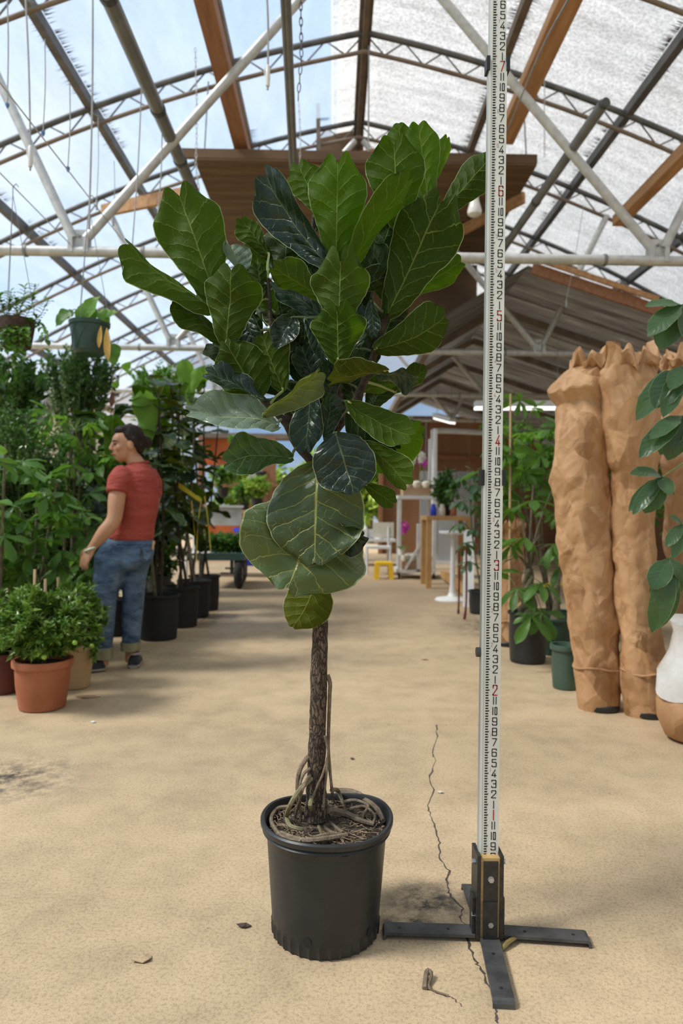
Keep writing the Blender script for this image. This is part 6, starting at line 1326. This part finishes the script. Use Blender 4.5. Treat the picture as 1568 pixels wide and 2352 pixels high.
# pipe gantry and grey panels behind
t_ = thing('pipe_gantry', (1.7, 13.2, 0), 'white bent-pipe gantry standing before the plywood wall', 'frame'); a = P(995, 1090, 13.2); c = P(995, 1002, 13.2); b_ = P(1115, 994, 13.2)
part('bent_pipe', M_wpipe, t_, 'tube', spline([V((a.x, 13.2, 0)), a, c, c + V((.10, 0, .10)), b_], 24), .05, 10); part('leg', M_wpipe, t_, 'rod', V((b_.x, 13.2, 0)), b_, .05, 10)
t_ = thing('grey_partition', (1.9, 14.5, 0), 'low grey panel partition in front of the plywood wall', 'partition'); M_gray = mat('grey_board', (.36, .37, .38), (.44, .45, .46), rough=.6, scale=2)
for k in range(3): part('panel', M_gray, t_, 'box', (P(985 + 42 * k, 1090, 14.5).x, 14.5, .95), (.36, .04, 1.9), smooth=False)
part('foot_rail', M_wpipe, t_, 'box', (P(1027, 0, 14.5).x, 14.5, .03), (1.2, .2, .06), smooth=False)
# work table, chair, stool
M_tbl = mat('golden_table_wood', (.45, .25, .09), (.55, .33, .13), rough=.6, scale=5)
TYY = 9.8; t_ = thing('work_table', (P(1030, 1300, TYY).x, TYY, 0), 'golden wooden work table holding small potted plants', 'table'); zz = P(1030, 1190, TYY).z
part('top', M_tbl, t_, 'box', (P(1045, 0, TYY).x, TYY + .3, zz), (.62, .7, .06), smooth=False)
for sx_, sy_ in ((-.27, 0), (.27, 0), (-.27, .6), (.27, .6)): part('leg', M_tbl, t_, 'box', (P(1045, 0, TYY).x + sx_, TYY + sy_, zz / 2), (.07, .07, zz), smooth=False)
for k, (dx, m) in enumerate(((-.2, M_bluep), (-.08, M_cream), (.08, M_terra))): tag(part('jar', m, None, 'lathe', [(.04, 0), (.045, .01), (.045, .1), (.03, .13), (.03, .16), (0, .165)], 14, (P(1045, 0, TYY).x + dx, TYY + .1, zz + .03)), ('blue jar on the golden work table', 'cream jar on the golden work table', 'red-brown jar on the golden work table')[k], 'jar')
b_ = thing('bench_plant', (P(1045, 0, TYY).x, TYY + .35, zz + .03), 'trailing green plant on the golden work table', 'plant'); part('pot', M_pot, b_, 'lathe', [(.07, 0), (.1, .16), (.11, .16), (.09, .14)], 16, (P(1045, 0, TYY).x, TYY + .35, zz + .03), closed=True); bush(b_, (P(1045, 0, TYY).x, TYY + .35, zz + .42), (.2, .2, .3), 60, 14, .09, .05, M_ficus, 350)
YS = G(882, 1331).y; g = G(882, 1331); t_ = thing('plastic_stool', (g.x, g.y + .15, 0), 'bright yellow plastic step stool on the aisle floor', 'stool'); M_yp = mat('yellow_plastic', (.80, .48, .012), (.86, .56, .02), rough=.35, scale=4); h_ = S(40, YS); w_ = S(40, YS)
part('seat', M_yp, t_, 'rings', [[V((g.x + sx_ * w_ * f / 2, g.y + .15 + sy_ * .13 * f, z)) for sx_, sy_ in ((-1, -1), (1, -1), (1, 1), (-1, 1))] for f, z in ((1.0, h_ - .05), (1.0, h_ - .015), (.92, h_))], smooth=False)
for sx_, sy_ in ((-1, -1), (1, -1), (1, 1), (-1, 1)):
    part('leg', M_yp, t_, 'rings', [[V((g.x + sx_ * (w_ / 2 * f - .0) - sx_ * a * .07, g.y + .15 + sy_ * (.13 * f) - sy_ * b2 * .06, z)) for a, b2 in ((0, 0), (1, 0), (1, 1), (0, 1))] for f, z in ((1.12, 0), (1.0, h_ - .03))], smooth=False)
YC = 11.8; t_ = thing('white_chair', (P(865, 1300, YC).x, YC, 0), 'white chair with a cream backrest near the yellow stool', 'chair'); xc = P(885, 0, YC).x
part('seat', M_wht, t_, 'box', (xc, YC + .2, P(0, 1248, YC).z), (.42, .42, .04), smooth=False); part('backrest', M_cream, t_, 'box', (xc + .1, YC + .42, P(0, 1208, YC).z), (.36, .04, .26), smooth=False)
for sx_, sy_ in ((-.19, 0), (.19, 0), (-.19, .4), (.19, .4)): part('leg', M_wpipe, t_, 'rod', (xc + sx_, YC + sy_, 0), (xc + sx_, YC + sy_, P(0, 1248, YC).z if sy_ < .3 else P(0, 1200, YC).z), .016, 8)
t_ = thing('white_table', (P(850, 0, 14).x, 14, 0), 'long white display table with white pots beyond the aisle', 'table'); part('top', M_wht, t_, 'box', (P(845, 0, 14).x, 14, .5), (1.3, .7, .05), smooth=False)
for sx_ in (-.55, .55):
    for sy_ in (-.28, .28): part('leg', M_wpipe, t_, 'rod', (P(845, 0, 14).x + sx_, 14 + sy_, 0), (P(845, 0, 14).x + sx_, 14 + sy_, .48), .025, 8)
for k in range(5): tag(part('white_pot', M_wht, None, 'lathe', [(.07, 0), (.1, .18), (.11, .18), (.09, .16)], 16, (P(805 + k * 20, 0, 14).x, 13.85 + .1 * (k % 2), .526), closed=True), 'white empty pot on the long white display table', 'pot', 'white pots on the display table')
for k, (px, s_) in enumerate(((975, .16), (995, .13), (950, .14))): tag(part('white_pot', M_wht, None, 'lathe', [(s_ * .6, 0), (s_, s_ * 1.4), (s_ * 1.1, s_ * 1.4), (s_ * .9, s_ * 1.2)], 16, (P(px, 0, 11.55).x, RKY + .5, zl + .03), closed=True), 'white empty pot on the lower shelf of the pipe rack', 'pot', 'white pots on the rack shelf')
g = G(1045, 1384); t_ = thing('pedestal_stand', (g.x, g.y + .2, 0), 'white pedestal with a round disc foot on the floor', 'pedestal'); r_ = S(40, g.y + .2); c = V((g.x, g.y + .2, 0))
part('foot', M_wht, t_, 'lathe', [(r_, 0), (r_, .015), (r_ * .9, .03), (r_ * .3, .05), (r_ * .2, .09)], 36, c); part('column', M_wht, t_, 'lathe', [(r_ * .22, .05), (r_ * .15, .2), (r_ * .12, .75), (r_ * .14, .8)], 20, c); part('top', M_wht, t_, 'lathe', [(r_ * .2, .78), (r_ * .8, .80), (r_ * .82, .82), (r_ * .8, .83)], 36, c)
part('trim_1', M_tbl, None, 'bar', P(1018, 1318, 11.0) * 1, V((G(1110, 1400).x, G(1110, 1400).y, .06)), .08, .1, smooth=False); o = bpy.data.objects['trim_1']; tag(o, kind='structure')
t_ = thing('leaning_board', (P(1090, 1380, 7.9).x, 7.9, 0), 'white board leaning behind the umbrella plant', 'board'); part('panel', M_wht, t_, 'bar', V((P(1088, 0, 7.95).x, 7.85, .0)), V((P(1098, 0, 7.95).x, 8.1, .85)), .12, .03, smooth=False)
# outdoor green beyond the aisle and left of the house
for k, (px, py, y_, rx_, rz_) in enumerate(((850, 1110, 24, 1.2, 1.5), (745, 1120, 29, 1.4, 1.6), (575, 1120, 27, 1.7, 1.5), (300, 1090, 26, 2.6, 2.0), (60, 1080, 24, 2.4, 2.0), (-290, 1080, 22, 2.2, 2.0))):
    c = P(px, py, y_); b_ = thing('garden_tree', (c.x, y_, -.1), ('sunlit yellow-green tree seen through the far doorway', 'sunlit tree beyond the display table', 'sunlit tree behind the orange stall', 'sunlit tree beyond the fiddle leaf fig row', 'sunlit tree beside the neighbouring house', 'sunlit tree farthest along the neighbouring house')[k], 'tree')
    part('trunk', M_stem, b_, 'rod', (c.x, y_, -.1), (c.x, y_, c.z), .15, 8, .06); bush(b_, c, (rx_, 1.2, rz_), 200, 16, .32, .2, M_outg, 400 + k)
# neighbouring house
HY = 15.5; t_ = thing('neighbour_house', (P(60, 1176, HY).x, HY + 1, -.1), 'cream house with a tan shingle roof outside the greenhouse', 'house'); M_crm = mat('cream_siding', (.74, .66, .46), (.80, .72, .52), rough=.7, scale=2); M_rf = mat('tan_shingle_roof', (.46, .32, .18), (.58, .42, .26), rough=.85, scale=8)
xa, xb = P(-250, 0, HY).x, P(140, 0, HY).x; zw = P(0, 895, HY).z
part('wall', M_crm, t_, 'box', ((xa + xb) / 2, HY + 1.5, zw / 2 - .05), (xb - xa, 3, zw), smooth=False)
rp = [V((xa - .3, HY - .5, P(0, 800, HY).z + .55)), V((P(40, 0, HY).x, HY - .5, P(0, 822, HY).z)), V((P(175, 0, HY).x, HY - .5, zw + .05)), V((P(172, 0, HY).x, HY - .5, zw - .1)), V((P(40, 0, HY).x, HY - .5, P(0, 850, HY).z)), V((xa - .3, HY - .5, P(0, 850, HY).z))]
part('roof', M_rf, t_, 'prism', rp, (0, 4, 0), smooth=False); part('fascia', M_purlin, t_, 'bar', V((P(35, 0, HY).x, HY - .52, P(0, 848, HY).z)), V((P(178, 0, HY).x, HY - .52, zw)), .05, .14, smooth=False)
w_ = part('window', M_wht, t_, 'box', (P(90, 0, HY).x, HY - .01, zw - .5), (.5, .06, .6), smooth=False); part('pane', mat('window_glass', (.20, .24, .26), rough=.1), w_, 'box', (P(90, 0, HY).x, HY - .045, zw - .5), (.42, .02, .5), smooth=False)
part('downpipe', M_wpipe, t_, 'box', (P(62, 0, HY).x, HY - .06, zw / 2), (.12, .1, zw), smooth=False)
# ================================================================== litter on the floor
def litter(px, py, ang, s_, m, label, cat='litter'):
    g = G(px, py); b = MB(); n = 7
    pts = [V((g.x, g.y, .002)) + V((cos(ang + 2 * pi * k / n) * s_ * (1.6 if k in (0, 3) else .8), sin(ang + 2 * pi * k / n) * s_ * .7, .004 * (k % 2))) for k in range(n)]
    b.prism(pts, (0, 0, .002)); return tag(b.build('litter_scrap', m, None, False), label, cat)
litter(200, 1602, .2, .045, M_card, 'torn brown cardboard scrap beside the beige pot'); litter(215, 1660, 1, .012, M_wht, 'tiny white paper scrap on the open floor'); litter(1012, 1822, .6, .010, M_cream, 'small pale leaf flake near the floor crack'); litter(975, 1516, .2, .02, M_card, 'dry leaf flake on the middle of the aisle')
litter(810, 1745, .9, .008, M_crack, 'dark crumb of soil behind the fig pot'); litter(560, 2130, .2, .012, M_crack, 'dark flat crumb in front of the fig pot'); litter(330, 2205, 1.2, .022, M_conc, 'pale chalky smear flake on the concrete')
t_ = thing('dry_root_curl', G(985, 2262), 'small dry root curl lying on the concrete by the crack', 'debris'); part('curl', M_root, t_, 'tube', spline([G(975, 2275) + V((0, 0, .004)), G(980, 2248) + V((0, 0, .016)), G(990, 2252) + V((0, 0, .012)), G(984, 2270) + V((0, 0, .004)), G(1000, 2280) + V((0, 0, .003)), G(1030, 2290) + V((0, 0, .003))], 20), [.006] * 8 + [.004] * 6 + [.002] * 7, 6)
